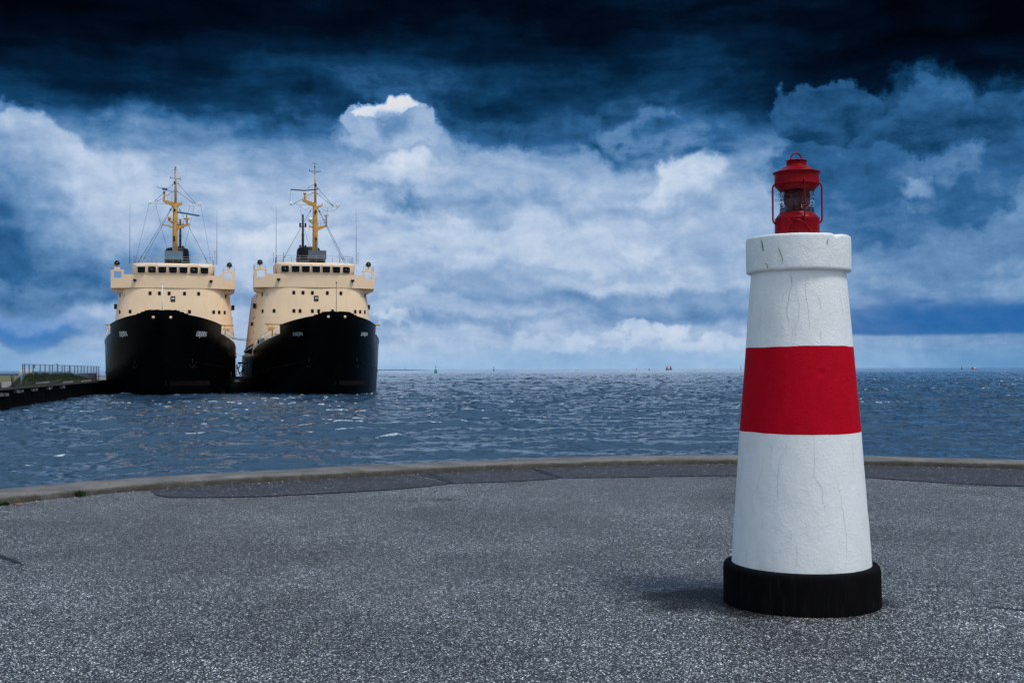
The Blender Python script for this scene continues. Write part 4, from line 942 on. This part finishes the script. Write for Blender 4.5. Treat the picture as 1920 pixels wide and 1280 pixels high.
def mp_left(mpart, X0, Y0):
    z = lambda zy: 33.16-zy/81.7
    x = lambda zx: X0+(zx-890)/81.7
    mpart('yardarm', M_VISOR, lambda m: (m.tube([(x(605), Y0, z(545)), (x(1175), Y0, z(553))], .055, 6), [m.tube([(x(q), Y0, z(560)), (x(q), Y0, z(515))], .07, 6) for q in (606, 622, 1150, 1172)]))
    mpart('crosstree', M_WIRE, lambda m: (m.tube([(x(836), Y0, z(250)), (x(945), Y0, z(258))], .035, 6), m.tube([(x(838), Y0, z(262)), (x(838), Y0, z(232))], .045, 6), m.tube([(x(943), Y0, z(275)), (x(943), Y0, z(235))], .045, 6), m.tube([(x(866), Y0, z(155)), (x(918), Y0, z(155))], .03, 6), m.tube([(X0, Y0, z(262)), (X0, Y0, z(118))], .10, 8)))
    mpart('mast_lamp', M_BLK, lambda m: m.tube([(X0-.08, Y0-.1, z(320)), (X0-.08, Y0-.1, z(290))], .13, 8))
    mpart('radar_platform', M_MAST, lambda m: m.prism([(x(750), z(503)), (x(885), z(528)), (x(885), z(585)), (x(862), z(572)), (x(800), z(545)), (x(752), z(518))], (0, Y0-.3, 0), (1, 0, 0), (0, 0, 1), (0, .6, 0)))
    mpart('radar_platform', M_MAST, lambda m: m.prism([(x(890), z(538)), (x(968), z(528)), (x(968), z(545)), (x(920), z(572)), (x(890), z(580))], (0, Y0-.2, 0), (1, 0, 0), (0, 0, 1), (0, .4, 0)))
    mpart('radar_platform', M_MAST, lambda m: m.prism([(x(905), z(798)), (x(1050), z(768)), (x(1046), z(778)), (x(985), z(805)), (x(915), z(838))], (0, Y0-.3, 0), (1, 0, 0), (0, 0, 1), (0, .6, 0)))
    mpart('lamp_bracket', M_MAST, lambda m: (m.prism([(x(750), z(785)), (x(820), z(790)), (x(870), z(812)), (x(870), z(828)), (x(810), z(802)), (x(750), z(796))], (0, Y0-.1, 0), (1, 0, 0), (0, 0, 1), (0, .2, 0)), m.tube([(x(752), Y0, z(775)), (x(752), Y0, z(800))], .05, 6)))
    mpart('platform_rail', M_MAST, lambda m: railing(m, [(x(768), Y0-.25, z(505)), (x(885), Y0-.25, z(525))], .8, (1, .55), .022, step=.42))
    mpart('platform_rail', M_MAST, lambda m: railing(m, [(x(915), Y0-.25, z(790)), (x(1020), Y0-.25, z(770))], .75, (1, .5), .022, step=.45))
    mpart('scanner_post', M_MAST, lambda m: (m.tube([(x(768), Y0, z(510)), (x(768), Y0, z(430))], .10, 8), m.tube([(x(768), Y0, z(430)), (x(768), Y0, z(405))], .16, 8)))
    mpart('radar_scanner', M_SCANB, lambda m: (m.box(x(748), x(802), Y0-.5, Y0+.5, z(386), z(372)), m.tube([(x(692), Y0-.9, z(368)), (x(850), Y0+.9, z(396))], .035, 6)))
    mpart('scanner_post', M_MAST, lambda m: (m.tube([(x(1020), Y0, z(770)), (x(1020), Y0, z(712))], .12, 8), m.box(x(985), x(1050), Y0-.2, Y0+.2, z(718), z(706)), m.tube([(x(1015), Y0, z(706)), (x(1015), Y0, z(672))], .08, 8)))
    mpart('radar_scanner', M_SCANB, lambda m: m.prism([(x(905), z(635)), (x(930), z(632)), (x(1165), z(668)), (x(1150), z(682)), (x(920), z(647))], (0, Y0-.25, 0), (1, 0, 0), (0, 0, 1), (0, .4, 0)))
    mpart('fog_horn', M_MAST, lambda m: (m.tube([(x(830), Y0-.35, z(712)), (x(832), Y0-.1, z(712)), (x(836), Y0+.2, z(712))], [.26, .14, .10], 14), m.tube([(x(815), Y0, z(725)), (x(868), Y0, z(765))], .14, 8)))
    for q, w in ((885, 620), (880, 930), (880, 960)): mpart('mast_lamp', M_BLK, lambda m: m.tube([(x(q), Y0-.42, z(w+14)), (x(q), Y0-.42, z(w-14))], .12, 8))
    mpart('mast_ladder', M_STEEL, lambda m: [m.box(x(868), x(888), Y0-.46, Y0-.42, z(w+4), z(w-4)) for w in range(985, 1085, 16)])
def mp_right(mpart, X0, Y0):
    z = lambda zy: 33.16-zy/81.7
    x = lambda zx: X0+(zx-835)/81.7
    mpart('yardarm', M_VISOR, lambda m: (m.tube([(x(555), Y0, z(563)), (x(1105), Y0, z(583))], .05, 6), [m.tube([(x(q), Y0, z(580)), (x(q), Y0, z(535))], .07, 6) for q in (557, 572, 1080, 1106)]))
    mpart('crosstree', M_WIRE, lambda m: (m.tube([(x(768), Y0, z(180)), (x(893), Y0, z(182))], .04, 6), m.tube([(x(770), Y0, z(188)), (x(770), Y0, z(160))], .04, 6), m.tube([(x(891), Y0, z(188)), (x(891), Y0, z(165))], .04, 6), m.tube([(x(790), Y0, z(184)), (x(832), Y0, z(208)), (x(872), Y0, z(184))], .03, 6), m.tube([(x(832), Y0, z(235)), (x(832), Y0, z(85))], .045, 6), m.tube([(x(806), Y0, z(90)), (x(858), Y0, z(94))], .03, 6), m.tube([(x(832), Y0, z(140)), (x(832), Y0, z(120))], .09, 6)))
    mpart('mast_lamp', M_RUST, lambda m: m.tube([(x(838), Y0-.1, z(352)), (x(838), Y0-.1, z(322))], .17, 8))
    mpart('radar_platform', M_MAST, lambda m: m.prism([(x(690), z(512)), (x(718), z(510)), (x(846), z(548)), (x(850), z(600)), (x(800), z(578)), (x(740), z(548)), (x(694), z(524))], (0, Y0-.3, 0), (1, 0, 0), (0, 0, 1), (0, .6, 0)))
    mpart('radar_platform', M_MAST, lambda m: (m.prism([(x(850), z(578)), (x(918), z(560)), (x(918), z(574)), (x(865), z(600)), (x(850), z(604))], (0, Y0-.2, 0), (1, 0, 0), (0, 0, 1), (0, .4, 0)), m.tube([(x(918), Y0, z(565)), (x(918), Y0, z(540))], .04, 6)))
    mpart('radar_platform', M_MAST, lambda m: m.prism([(x(845), z(818)), (x(975), z(792)), (x(975), z(803)), (x(920), z(830)), (x(860), z(858)), (x(845), z(850))], (0, Y0-.3, 0), (1, 0, 0), (0, 0, 1), (0, .6, 0)))
    mpart('lamp_bracket', M_MAST, lambda m: (m.prism([(x(765), z(805)), (x(820), z(815)), (x(820), z(836)), (x(765), z(816))], (0, Y0-.1, 0), (1, 0, 0), (0, 0, 1), (0, .2, 0)), m.tube([(x(767), Y0, z(782)), (x(767), Y0, z(850))], .03, 6)))
    mpart('platform_rail', M_MAST, lambda m: railing(m, [(x(735), Y0-.25, z(515)), (x(828), Y0-.25, z(540))], .8, (1, .5), .02, step=.38))
    mpart('platform_rail', M_STEEL, lambda m: railing(m, [(x(865), Y0-.25, z(808)), (x(965), Y0-.25, z(790))], .72, (1, .5), .02, step=.45))
    mpart('scanner_post', M_MAST, lambda m: (m.tube([(x(718), Y0, z(515)), (x(718), Y0, z(448))], .12, 8), m.tube([(x(718), Y0, z(448)), (x(718), Y0, z(430))], .20, 8)))
    mpart('radar_scanner', M_DGREY, lambda m: m.prism([(x(562), z(394)), (x(640), z(396)), (x(720), z(400)), (x(790), z(388)), (x(875), z(380)), (x(875), z(388)), (x(790), z(399)), (x(720), z(410)), (x(562), z(405))], (0, Y0-.2, 0), (1, 0, 0), (0, 0, 1), (0, .4, 0)))
    mpart('scanner_post', M_MAST, lambda m: m.tube([(x(962), Y0, z(795)), (x(962), Y0, z(722))], .09, 8))
    mpart('radar_scanner', M_VISOR, lambda m: (m.tube([(x(962), Y0, z(722)), (x(962), Y0, z(690))], .13, 10), m.box(x(935), x(990), Y0-.7, Y0+.3, z(684), z(675)), m.tube([(x(990), Y0, z(680)), (x(1040), Y0+.4, z(683))], .025, 5)))
    mpart('fog_horn', M_VISOR, lambda m: (m.tube([(x(780), Y0-.4, z(736)), (x(782), Y0-.1, z(736)), (x(786), Y0+.2, z(736))], [.30, .16, .10], 14), m.tube([(x(757), Y0-.1, z(748)), (x(760), Y0+.2, z(748))], [.12, .08], 10)))
    mpart('horn_bracket', M_MAST, lambda m: m.tube([(x(775), Y0, z(755)), (x(825), Y0, z(785))], .10, 8))
    for q, w in ((838, 645), (843, 955)): mpart('mast_lamp', M_RUST, lambda m: m.tube([(x(q), Y0-.42, z(w+18)), (x(q), Y0-.42, z(w-18))], .15, 8))
    mpart('mast_ladder', M_STEEL, lambda m: [m.box(x(845), x(862), Y0-.46, Y0-.42, z(w+4), z(w-4)) for w in range(990, 1090, 16)])
zl = lambda zy: 33.16-zy/81.7
cfgL = dict(text=(.86, .62, M_LETTER, M_LETTER), lamp=0, visors=(0, 2, 3, 4, 6), whips=[(-5.75, 24.8, 8.0), (5.8, 24.8, 7.6)], poles=[(-2.9, 25, 1.4), (2.2, 25, 1.3), (5.55, 24.6, 1.8)], box=0.0, boxmat=M_GREY,
            mastx=.12, mast=31.3, yard=26.35, poff=.04, afttop=26.6, mastparts=mp_left,
            stays=[((-.25, 26.4, zl(575)), (-4.75, 25.2, 18)), ((-.2, 26.5, zl(575)), (-4.35, 26.2, 18)), ((.5, 26.4, zl(575)), (4.7, 25.2, 18)), ((-.05, 26.5, zl(312)), (-2.75, 26.5, zl(530))), ((.35, 26.5, zl(300)), (3.0, 26.5, zl(545))), ((.3, 26.5, zl(395)), (2.7, 26.5, zl(540))), ((.0, 26.5, zl(395)), (-2.5, 26.5, zl(535)))],
            lines=[((-3.4, 26.5, zl(560)), (-5.1, 25.5, 18.2)), ((-2.5, 26.5, zl(555)), (-.8, 26, 19.7)), ((3.6, 26.5, zl(560)), (5.0, 25.5, 18.4)), ((2.7, 26.5, zl(560)), (1.2, 28, 20)), ((2.1, 26.5, zl(560)), (1.6, 26.5, zl(700)))])
cfgR = dict(text=(.62, .62, M_LETTERD, M_LETTER), lamp=1, visors=(1, 2, 3, 4, 5), whips=[(-5.35, 24.8, 7.8), (5.6, 24.8, 7.8)], poles=[(-5.7, 24.6, 1.2), (-4.3, 25.2, 1.3), (3.3, 25, 1.5), (5.9, 25, 1.5)], box=.30, boxmat=M_DGREY,
            mastx=.10, mast=30.4, yard=26.0, poff=.02, afttop=27.2, mastparts=mp_right,
            stays=[((-.3, 26.4, zl(600)), (-4.6, 25.2, 18)), ((-.1, 26.5, zl(330)), (-.9, 26.5, zl(375))), ((.4, 26.4, zl(600)), (4.1, 25.6, 18)), ((.5, 26.4, zl(600)), (4.5, 26.5, 18)), ((.3, 26.5, zl(355)), (2.7, 26.5, zl(578))), ((.25, 26.5, zl(425)), (2.6, 26.5, zl(575))), ((-.05, 26.5, zl(420)), (-2.8, 26.5, zl(560)))],
            lines=[((-3.3, 26.5, zl(400)), (-3.4, 26.5, zl(550))), ((-2.0, 26.5, zl(575)), (-.6, 26.5, zl(1060))), ((-2.0, 26.5, zl(575)), (-.5, 26.5, zl(580))), ((.7, 26.5, zl(585)), (3.3, 26.5, zl(590))), ((1.9, 26.5, zl(590)), (1.4, 26.5, zl(690)))], sag=1.1)
M_ANCH = simple('anchor_dark', (.0035, .0045, .006), .5, .2, 4, spec=.15)
ZADD = .25; LENTRY = 22.5
BXL, BXR = (303-960)/2150*134, (632-960)/2150*134
make_ship('icebreaker', 'cream and black icebreaker nearest the quay, with large white ISBJØRN lettering on its bow', (BXL, 134, WL-.25), math.radians(13.5), 'ISBJØRN', 0, cfgL)
ZADD = 0.0; LENTRY = 29.5
make_ship('icebreaker', 'cream and black icebreaker on the outer berth with small DANBJØRN lettering', (BXR, 134, WL-.25), math.radians(15.5), 'DANBJØRN', 0, cfgR)
# ------------------------------------------------------------------ between the ships
def cat_line(a, b, sag, n=16):
    a, b = Vector(a), Vector(b); return [a.lerp(b, i/n)-Vector((0, 0, sag*4*(i/n)*(1-i/n))) for i in range(n+1)]
def at(x, y, d):
    """world point at distance d in the direction of photo pixel x, y"""
    a = (x-960)/2150; b = -(y-640)/2150; r = math.radians(.19); c, s = math.cos(r), math.sin(r); a2 = a*c+b*s; b2 = -a*s+b*c
    v = Vector((a2, math.cos(PITCH)-b2*math.sin(PITCH), math.sin(PITCH)+b2*math.cos(PITCH))); v *= d/v.y; return v+Vector((0, 0, 1.6))
def line_thing(label, pts, r, mat_=None):
    mb = MB(); mb.tube(pts, r, 6); return tag(mb.build('mooring_line', mat_ or M_ROPE), label, 'rope', 'mooring lines between the two icebreakers')
line_thing('thick upper mooring line stretched tight between the two icebreakers', cat_line(at(433, 633, 152), at(468, 638, 151), .12), .055)
line_thing('pale mooring line just above the thick one between the ships', cat_line(at(433, 630, 154), at(470, 632, 153), .28), .035, M_STEEL)
line_thing('thin slack line hanging in a deep loop between the two hulls', cat_line(at(440, 658, 156), at(466, 652, 154), .85), .025, M_STEEL)
gt = thing('gangway_frame', 'small black steel frame with hanging tyres between the two black hulls', 'gangway', at(452, 694, 150))
o_ = Vector(gt.location)
def rel(x, y, d): return at(x, y, d)-o_
mb = MB(); mb.tube([rel(446, 680.5, 150), rel(462, 680, 150)], .13, 8); mb.tube([rel(457.5, 681, 150), rel(457.5, 700, 150)], .07, 6); mb.tube([rel(443.5, 682, 150), rel(444, 703, 150)], .05, 6); mb.tube([rel(449, 682, 150), rel(457, 690, 150)], .05, 6); mb.build('frame', M_BLK, gt)
for xa, xb, yy, sg in ((444.5, 456, 685, 1.0), (446, 456.5, 690, .9), (444.5, 449, 684, .5)):
    mb = MB(); mb.tube(cat_line(rel(xa, yy, 150), rel(xb, yy, 150), sg), .07, 6); mb.build('hanging_chain', M_BLK, gt)
f0 = at(452, 722, 147); mb = MB(); mb.tube([(f0.x-1.5, f0.y-1.2, WL+.9), (f0.x-1.2, f0.y-.6, WL+.9), (f0.x, f0.y+1.0, WL+.95), (f0.x+.7, f0.y+3.2, WL+.9), (f0.x+.8, f0.y+3.6, WL+.9)], [.4, 1.25, 1.3, 1.2, .4], 16)
tag(mb.build('floating_fender', M_HULL), 'big black rubber fender floating between the two hulls', 'fender')

# ------------------------------------------------------------------ quay on the left
def QX(d): return -38-(d-85)*.24
ZQ = .18
mb = MB(); prof = [(20, 0), (60, 0), (85, 0), (110, 0), (135, 0), (156, 0), (200, 0), (300, 0)]
vs = []
for d in [20, 50, 70, 85, 100, 115, 130, 145, 160, 200, 300]:
    x = QX(d); vs += [(x, d, -6), (x, d, ZQ-.02), (x-.06, d, ZQ), (x-200, d, ZQ)]
n_ = len(vs)//4; fs = []; mi = []
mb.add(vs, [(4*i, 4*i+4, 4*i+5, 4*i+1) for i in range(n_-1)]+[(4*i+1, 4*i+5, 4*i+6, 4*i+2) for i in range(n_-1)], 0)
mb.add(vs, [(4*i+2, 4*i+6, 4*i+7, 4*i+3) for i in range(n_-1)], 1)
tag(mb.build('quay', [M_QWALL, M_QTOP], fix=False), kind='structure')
# timber waling and coping edge
mb = MB()
for i in range(60):
    d = 40+i*2.2; x = QX(d); h = .10*abs(mnoise.noise(Vector((i*.7, 0, 0)))); mb.box(x-.5, x+.08, d, d+2.15, ZQ+.003, ZQ+.10+h)
tag(mb.build('quay_coping', M_WOOD), 'broken grey timber coping running along the edge of the dark quay', 'coping')
# fenders: pale worn timbers hung on the quay face
for i, (x, y, d, lab) in enumerate(((12, 739, 86, 'pale worn timber fender on the quay face nearest the left edge'), (44, 733, 92, 'second pale timber fender from the left on the quay face'), (72, 730, 99, 'third pale timber fender from the left on the quay face'), (99, 727, 107, 'fourth pale timber fender from the left on the quay face'), (122, 725, 115, 'pale timber fender on the quay face nearest the ships'))):
    p = at(x, y, d); xq = QX(p.y); mb = MB(); L_ = 1.5 if i < 2 else 1.1
    T = Matrix.Translation((xq+.12, p.y, p.z)) @ Matrix.Rotation(math.atan(.24), 4, 'Z')
    for k_ in range(4): mb.box(-.12+.02*(k_ % 2), .12, -L_+k_*L_*.5+.02, -L_+(k_+1)*L_*.5-.02, -.13+.03*math.sin(k_*2+i), .09+.03*math.cos(k_+i), M=T)
    tag(mb.build('quay_fender', simple('fender_pale', (.16, .16, .17), .8, .3, 4)), lab, 'fender', 'fenders on the quay face')
# coarse grass bank behind the coping
rnd = random.Random(4); mb = MB()
def bank_h(u, d):
    k_ = max(0, min(1, (d-97)/4))*max(0, min(1, (150-d)/22)); return .92*k_*math.sin(PI*max(0, min(1, u)))**.6*(1+.22*mnoise.noise(Vector((d*.5, u*3, 0))))
nu, nd = 14, 110; vs = []
for j in range(nd+1):
    d = 91+62*j/nd
    for i in range(nu+1): u = i/nu; vs.append((QX(d)-.35-u*1.5, d, ZQ+.004+bank_h(u, d)))
mb.add(vs, [(j*(nu+1)+i, j*(nu+1)+i+1, (j+1)*(nu+1)+i+1, (j+1)*(nu+1)+i) for j in range(nd) for i in range(nu)], 0, True)
for q_ in range(9000):
    d = rnd.uniform(97, 150); u = rnd.uniform(.03, .97); z = ZQ+bank_h(u, d); x = QX(d)-.35-u*1.5; a = rnd.uniform(0, 2*PI); h = rnd.uniform(.12, .34)*(.4+bank_h(u, d)); w = .03
    dx, dy = math.cos(a), math.sin(a); l = rnd.uniform(-.15, .15)
    mb.add([(x-dx*w, d-dy*w, z-.03), (x+dx*w, d+dy*w, z-.03), (x+l, d+l*.5, z+h)], [(0, 1, 2)])
tag(mb.build('grass', M_GRASS, fix=False), 'bank of coarse dark green grass behind the quay edge', None, None, 'stuff')
# debris: loose timbers lying along the bank
for i, (x, y, d, ln_, rz, tilt) in enumerate(((90, 719.5, 103, 2.2, .5, .10), (114, 716.5, 110, 2.4, .9, .15), (137, 712, 119, 2.6, 1.2, .05), (146, 710.5, 124, 2.0, .4, .12), (160, 708.5, 133, 2.6, 1.0, .08), (176, 709, 140, 3.0, 1.3, .04))):
    p = at(x, y, d); lab = ('grey timber beam lying on the grass at the quay edge, furthest left', 'tilted grey timber beam on the quay edge beside the grass bank', 'dark timber beam on the quay edge where the grass ends', 'short timber beam lying across another near the grass end', 'timber beam on the bare quay edge left of the ship', 'long timber beam on the quay close to the black hull')[i]
    z0 = ZQ+.12+(.10 if i < 2 else 0); mb = MB(); T = Matrix.Translation((QX(d)-.4, d, z0+.06)) @ Matrix.Rotation(rz, 4, 'Z') @ Matrix.Rotation(-tilt, 4, 'Y')
    mb.box(-ln_/2, ln_/2, -.11, .11, -.07, .09, M=T); mb.box(-ln_/2+.1, -ln_/2+.35, -.14, .14, -.09, .11, M=T)
    tag(mb.build('timber_beam', M_WOOD if i % 2 else M_QTOP, bevel=.02), lab, 'timber', 'loose timbers along the quay edge')
# fence: posts and rails of uneven bays
fe = thing('fence', 'tall see-through steel mesh fence of many posts on the quay left of the ships', 'fence', (QX(100)-1.0, 100, ZQ))
fo = Vector(fe.location)
xs_ = [42.5, 46, 55, 62, 65, 75, 85, 92.5, 99, 107, 109, 116, 122, 129.5, 132, 139.5, 146, 152, 158, 164, 171, 176, 181, 185.5]
def fd(px):                                     # where the sight line crosses the fence line
    a = (px-960)/2150; return (-42.6+24.0)/(a+.24) if abs(a+.24) > 1e-6 else 0
tops = []
for i, px in enumerate(xs_):
    d = fd(px); X_ = -42.6-(d-100)*.24; zt_ = 1.6+(.58 if px < 100 else .58 if px < 150 else .56)+(.14 if abs(px-107) < 1 else 0); hh = zt_-ZQ
    if px in (65,): z0 = zt_-.35
    else: z0 = ZQ-.1
    p = Vector((X_, d, 0)); tops.append((X_, d, zt_))
    mb = MB(); mb.box(-.04, .04, -.04, .04, z0-fo.z, zt_-fo.z, M=Matrix.Translation((X_-fo.x, d-fo.y, 0)) @ Matrix.Rotation(.02*math.sin(i*3), 4, 'Y')); mb.build('post', M_FENCE, fe)
mb = MB()
for (a, b) in zip(tops, tops[1:]):
    mb.tube([Vector(a)-fo, Vector(b)-fo], .025, 5); mb.tube([Vector((a[0], a[1], 1.25))-fo, Vector((b[0], b[1], 1.25))-fo], .02, 5)
mb.build('top_rail', M_FENCE, fe)
mb = MB()
for (a, b) in zip(tops, tops[1:]):
    a_, b_ = Vector(a), Vector(b); L_ = (b_-a_).length; m_ = max(2, int(L_/.35))
    for i in range(1, m_): p = a_.lerp(b_, i/m_); mb.box(-.004, .004, -.004, .004, ZQ-fo.z, p.z-fo.z, M=Matrix.Translation((p.x-fo.x, p.y-fo.y, 0)))
    for zz in (.6, .9, 1.55, 1.8): mb.tube([Vector((a_.x, a_.y, min(zz, a_.z)))-fo, Vector((b_.x, b_.y, min(zz, b_.z)))-fo], .004, 4)
mb.build('wire_mesh', M_STEEL, fe)
mb = MB(); a_, b_ = Vector(tops[5]), Vector(tops[-1]); dv = (b_-a_); nrm = Vector((-dv.y, dv.x, 0)).normalized()
# low pale concrete wall that the fence stands on, behind the grass
pw = [Vector((t_[0]-.35, t_[1], 0)) for t_ in tops[4:]]
mb = MB(); mb.box(0, 1, 0, 1, 0, 1) if False else None
vs = []
for i, p in enumerate(pw):
    h = 1.08 if i < 13 else 1.28; vs += [(p.x, p.y, ZQ), (p.x, p.y, h), (p.x-.25, p.y, ZQ), (p.x-.25, p.y, h)]
n_ = len(pw); fs = []
for i in range(n_-1): a, b = 4*i, 4*i+4; fs += [(a, b, b+1, a+1), (a+2, a+3, b+3, b+2), (a+1, b+1, b+3, a+3)]
fs += [(0, 1, 3, 2), (4*n_-4, 4*n_-2, 4*n_-1, 4*n_-3)]; mb.add(vs, fs)
tag(mb.build('low_wall', mat_concrete('low_wall_grey', (.16, .18, .22), (.20, .22, .26), (.11, .12, .14), .6)), 'low blue grey concrete wall behind the mesh fence on the quay', 'wall')
# posts near the left edge
for (x, y0, y1, d, w, lab) in ((25.5, 722.5, 703, 92, .13, 'leaning dark wooden post standing alone on the quay near the left edge'), (39.5, 718, 701, 97, .05, 'thin dark post beside the first bay of the mesh fence'), (.5, 726, 716, 86, .10, 'short rusty post stub at the left edge of the quay')):
    b_, t_ = at(x, y0, d), at(x-(3 if w > .12 else 0), y1, d); b_.z = ZQ; mb = MB(); mb.tube([b_, t_], [w, w*.9], 8); tag(mb.build('quay_post', M_WOOD if w > .06 else M_FENCE), lab, 'post')
# small white tanks behind the first fence bay
for x, lab in ((43, 'small white tank at the left end of the mesh fence'), (53, 'small white tank just behind the second fence bay')):
    p = at(x, 705, 112); mb = MB(); mb.lathe([(.42, ZQ-p.z), (.42, .35), (.36, .55), (.2, .66), (.01, .70)], 20, (0, 0, 0)); o = mb.build('water_tank', M_PALE); o.location = p; tag(o, lab, 'tank')
# low white shed far behind, grass in front of it
sh = thing('shed', 'long low white shed with dark openings at the far left edge', 'building', at(5, 707.5, 330))
mb = MB(); mb.box(-6, 3.8, 0, 5, -.9, .85); w_ = mb.build('wall', M_PALE, sh)
mb = MB(); mb.prism([(-.4, .85), (5.4, .85), (5.4, 1.0), (2.5, 1.25), (-.4, 1.0)], (-6.3, 0, 0), (0, 1, 0), (0, 0, 1), (10.4, 0, 0)); mb.build('roof', M_DGREY, sh)
for x in (-.9, .9, 3.0): mb = MB(); mb.box(x-.42, x+.42, -.03, .02, -.25, .30); mb.build('window', M_GLASS, w_)
mb = MB()
for j in range(30):
    for i in range(12): pass
vs = []
for j in range(31):
    d = 150+150*j/30
    for i in range(9): vs.append((QX(d)-14-i*12, d, ZQ+.03+.35*max(0, min(1, i))*abs(mnoise.noise(Vector((i*.8, j*.4, 2))))))
mb.add(vs, [(j*9+i, j*9+i+1, (j+1)*9+i+1, (j+1)*9+i) for j in range(30) for i in range(8)], 0, True); tag(mb.build('dry_grass', simple('dry_grass', (.10, .105, .04), .9, .3, .5), fix=False), 'strip of dry grass in front of the far white shed', None, None, 'stuff')

# ------------------------------------------------------------------ far marks on the horizon
def lathe_thing(name, label, cat, p, parts, group=None):
    t_ = thing(name, label, cat, p, 0, group)
    for nm, prof, mt in parts: mb = MB(); mb.lathe(prof, 14); mb.build(nm, mt, t_)
    return t_
lathe_thing('buoy', 'bright green can buoy with a topmark, on the water right of the black hull', 'buoy', (-66.6, 1000, WL), [('float', [(1.0, -.3), (1.25, .1), (1.2, 1.0), (1.0, 3.2), (.6, 3.4), (.12, 3.5), (.12, 4.6)], M_GRN), ('topmark', [(.1, 4.8), (.55, 4.9), (.55, 5.7), (.1, 5.8)], M_GRN)])
lathe_thing('buoy', 'small dark buoy tower alone on the horizon, nearest to the green buoy', 'buoy', (-39.7, 2500, WL), [('float', [(2.0, -.3), (2.2, .4), (1.4, 1.6), (.5, 3)], M_ROCK), ('tower', [(.55, 3), (.45, 6.5), (.9, 6.6), (.9, 8.0), (.2, 8.2)], M_BRED)])
lathe_thing('buoy', 'left one of the two tiny red buoys beside the twin red beacons', 'buoy', (281.6, 2600, WL), [('float', [(1.0, -.3), (1.1, .6), (.7, 3.2), (.2, 4.0)], M_BRED)], 'tiny red buoys')
lathe_thing('buoy', 'right one of the two tiny red buoys beside the twin red beacons', 'buoy', (310.6, 2600, WL), [('float', [(1.2, -.3), (1.3, .8), (1.0, 3.4), (.2, 4.2)], M_BRED)], 'tiny red buoys')
lathe_thing('buoy', 'yellow and black cardinal buoy beside the small red boat', 'buoy', (862.4, 2200, WL), [('float', [(1.2, -.3), (1.4, .6), (.8, 1.8)], M_ROCK), ('body', [(.8, 1.8), (.8, 4.2)], M_YEL), ('topmark', [(.8, 4.2), (.9, 5.4), (.2, 6.2)], M_ROCK)])
lathe_thing('marker_pole', 'thin pole marker on the horizon just left of the lighthouse', 'marker', (498.6, 2500, WL), [('pole', [(.5, -.3), (.35, 9.5)], M_DGREY)])
isl = thing('skerry', 'low dark rock on the horizon carrying twin red beacons', 'rock', (410, 3000, WL))
mb = MB(); vs = []
for i in range(25):
    a = 2*PI*i/25; vs.append((9.5*math.cos(a), 4*math.sin(a), -.5))
for i in range(25):
    a = 2*PI*i/25; vs.append((7.8*math.cos(a), 3*math.sin(a), 2.0+.5*math.sin(3*a)))
mb.add(vs, [(i, (i+1) % 25, 25+(i+1) % 25, 25+i) for i in range(25)]+[tuple(range(25, 50))]); mb.build('rock', M_ROCK, isl)
for dx, lab in ((-4.9, 'left one of the two red beacons standing on the far skerry'), (4.6, 'right one of the two red beacons standing on the far skerry')):
    lathe_thing('beacon', lab, 'beacon', (410+dx, 3000, WL+2), [('tower', [(1.8, -.2), (1.5, 4.0), (1.6, 4.3), (1.7, 6.2), (.9, 7.4), (.3, 8.6)], M_BRED)], 'twin red beacons')
bt = thing('motor_boat', 'small red boat with a white cabin far out near the right edge', 'boat', (886, 2200, WL))
mb = MB(); mb.prism([(-4.8, .2), (-4.2, -.6), (3.8, -.6), (4.9, 1.6), (2.8, 1.2), (-4.8, 1.0)], (0, -1.4, 0), (1, 0, 0), (0, 0, 1), (0, 2.8, 0)); mb.build('hull', M_BRED, bt)
mb = MB(); mb.box(-1.2, 3.2, -1.1, 1.1, 1.22, 3.8); mb.build('cabin', M_VISOR, bt); mb = MB(); mb.box(-4.2, -1.3, -1.0, 1.0, 1.1, 3.2); mb.tube([(-3.8, 0, 3.2), (-3.8, 0, 5.2)], .25, 6); mb.build('wheelhouse', M_ROCK, bt)
bt = thing('sailing_boat', 'tiny pale yellow boat low on the horizon mid picture', 'boat', (142.8, 2500, WL))
mb = MB(); mb.prism([(-2.6, 1.0), (-2.2, -.4), (2.0, -.4), (2.9, 1.2)], (0, -.8, 0), (1, 0, 0), (0, 0, 1), (0, 1.6, 0)); mb.build('hull', M_YEL, bt); mb = MB(); mb.prism([(-1.2, 1.1), (2.0, 1.1), (-.6, 4.0)], (0, -.1, 0), (1, 0, 0), (0, 0, 1), (0, .2, 0)); mb.build('sail', M_VISOR, bt)
mb = MB(); vs = []; N_ = 60
for i in range(N_+1):
    x = -620+270*i/N_; h = 3.2*min(1, i/6, (N_-i)/22)+1.4*mnoise.noise(Vector((i*.4, 0, 0))); vs += [(x, 5000, WL-1), (x, 5030, WL+max(.2, h)), (x, 5200, WL-1)]
mb.add(vs, [(3*i+k_, 3*i+3+k_, 3*i+4+k_, 3*i+1+k_) for i in range(N_) for k_ in (0, 1)], 0, True); tag(mb.build('spit_of_land', M_LAND, fix=False), kind='structure')
lathe_thing('marker_pole', 'tiny pale marker standing on the low spit of land', 'marker', (-465, 4990, WL+2), [('pole', [(1.0, -.3), (.8, 11)], M_PALE)])
print('objects', len(bpy.data.objects))
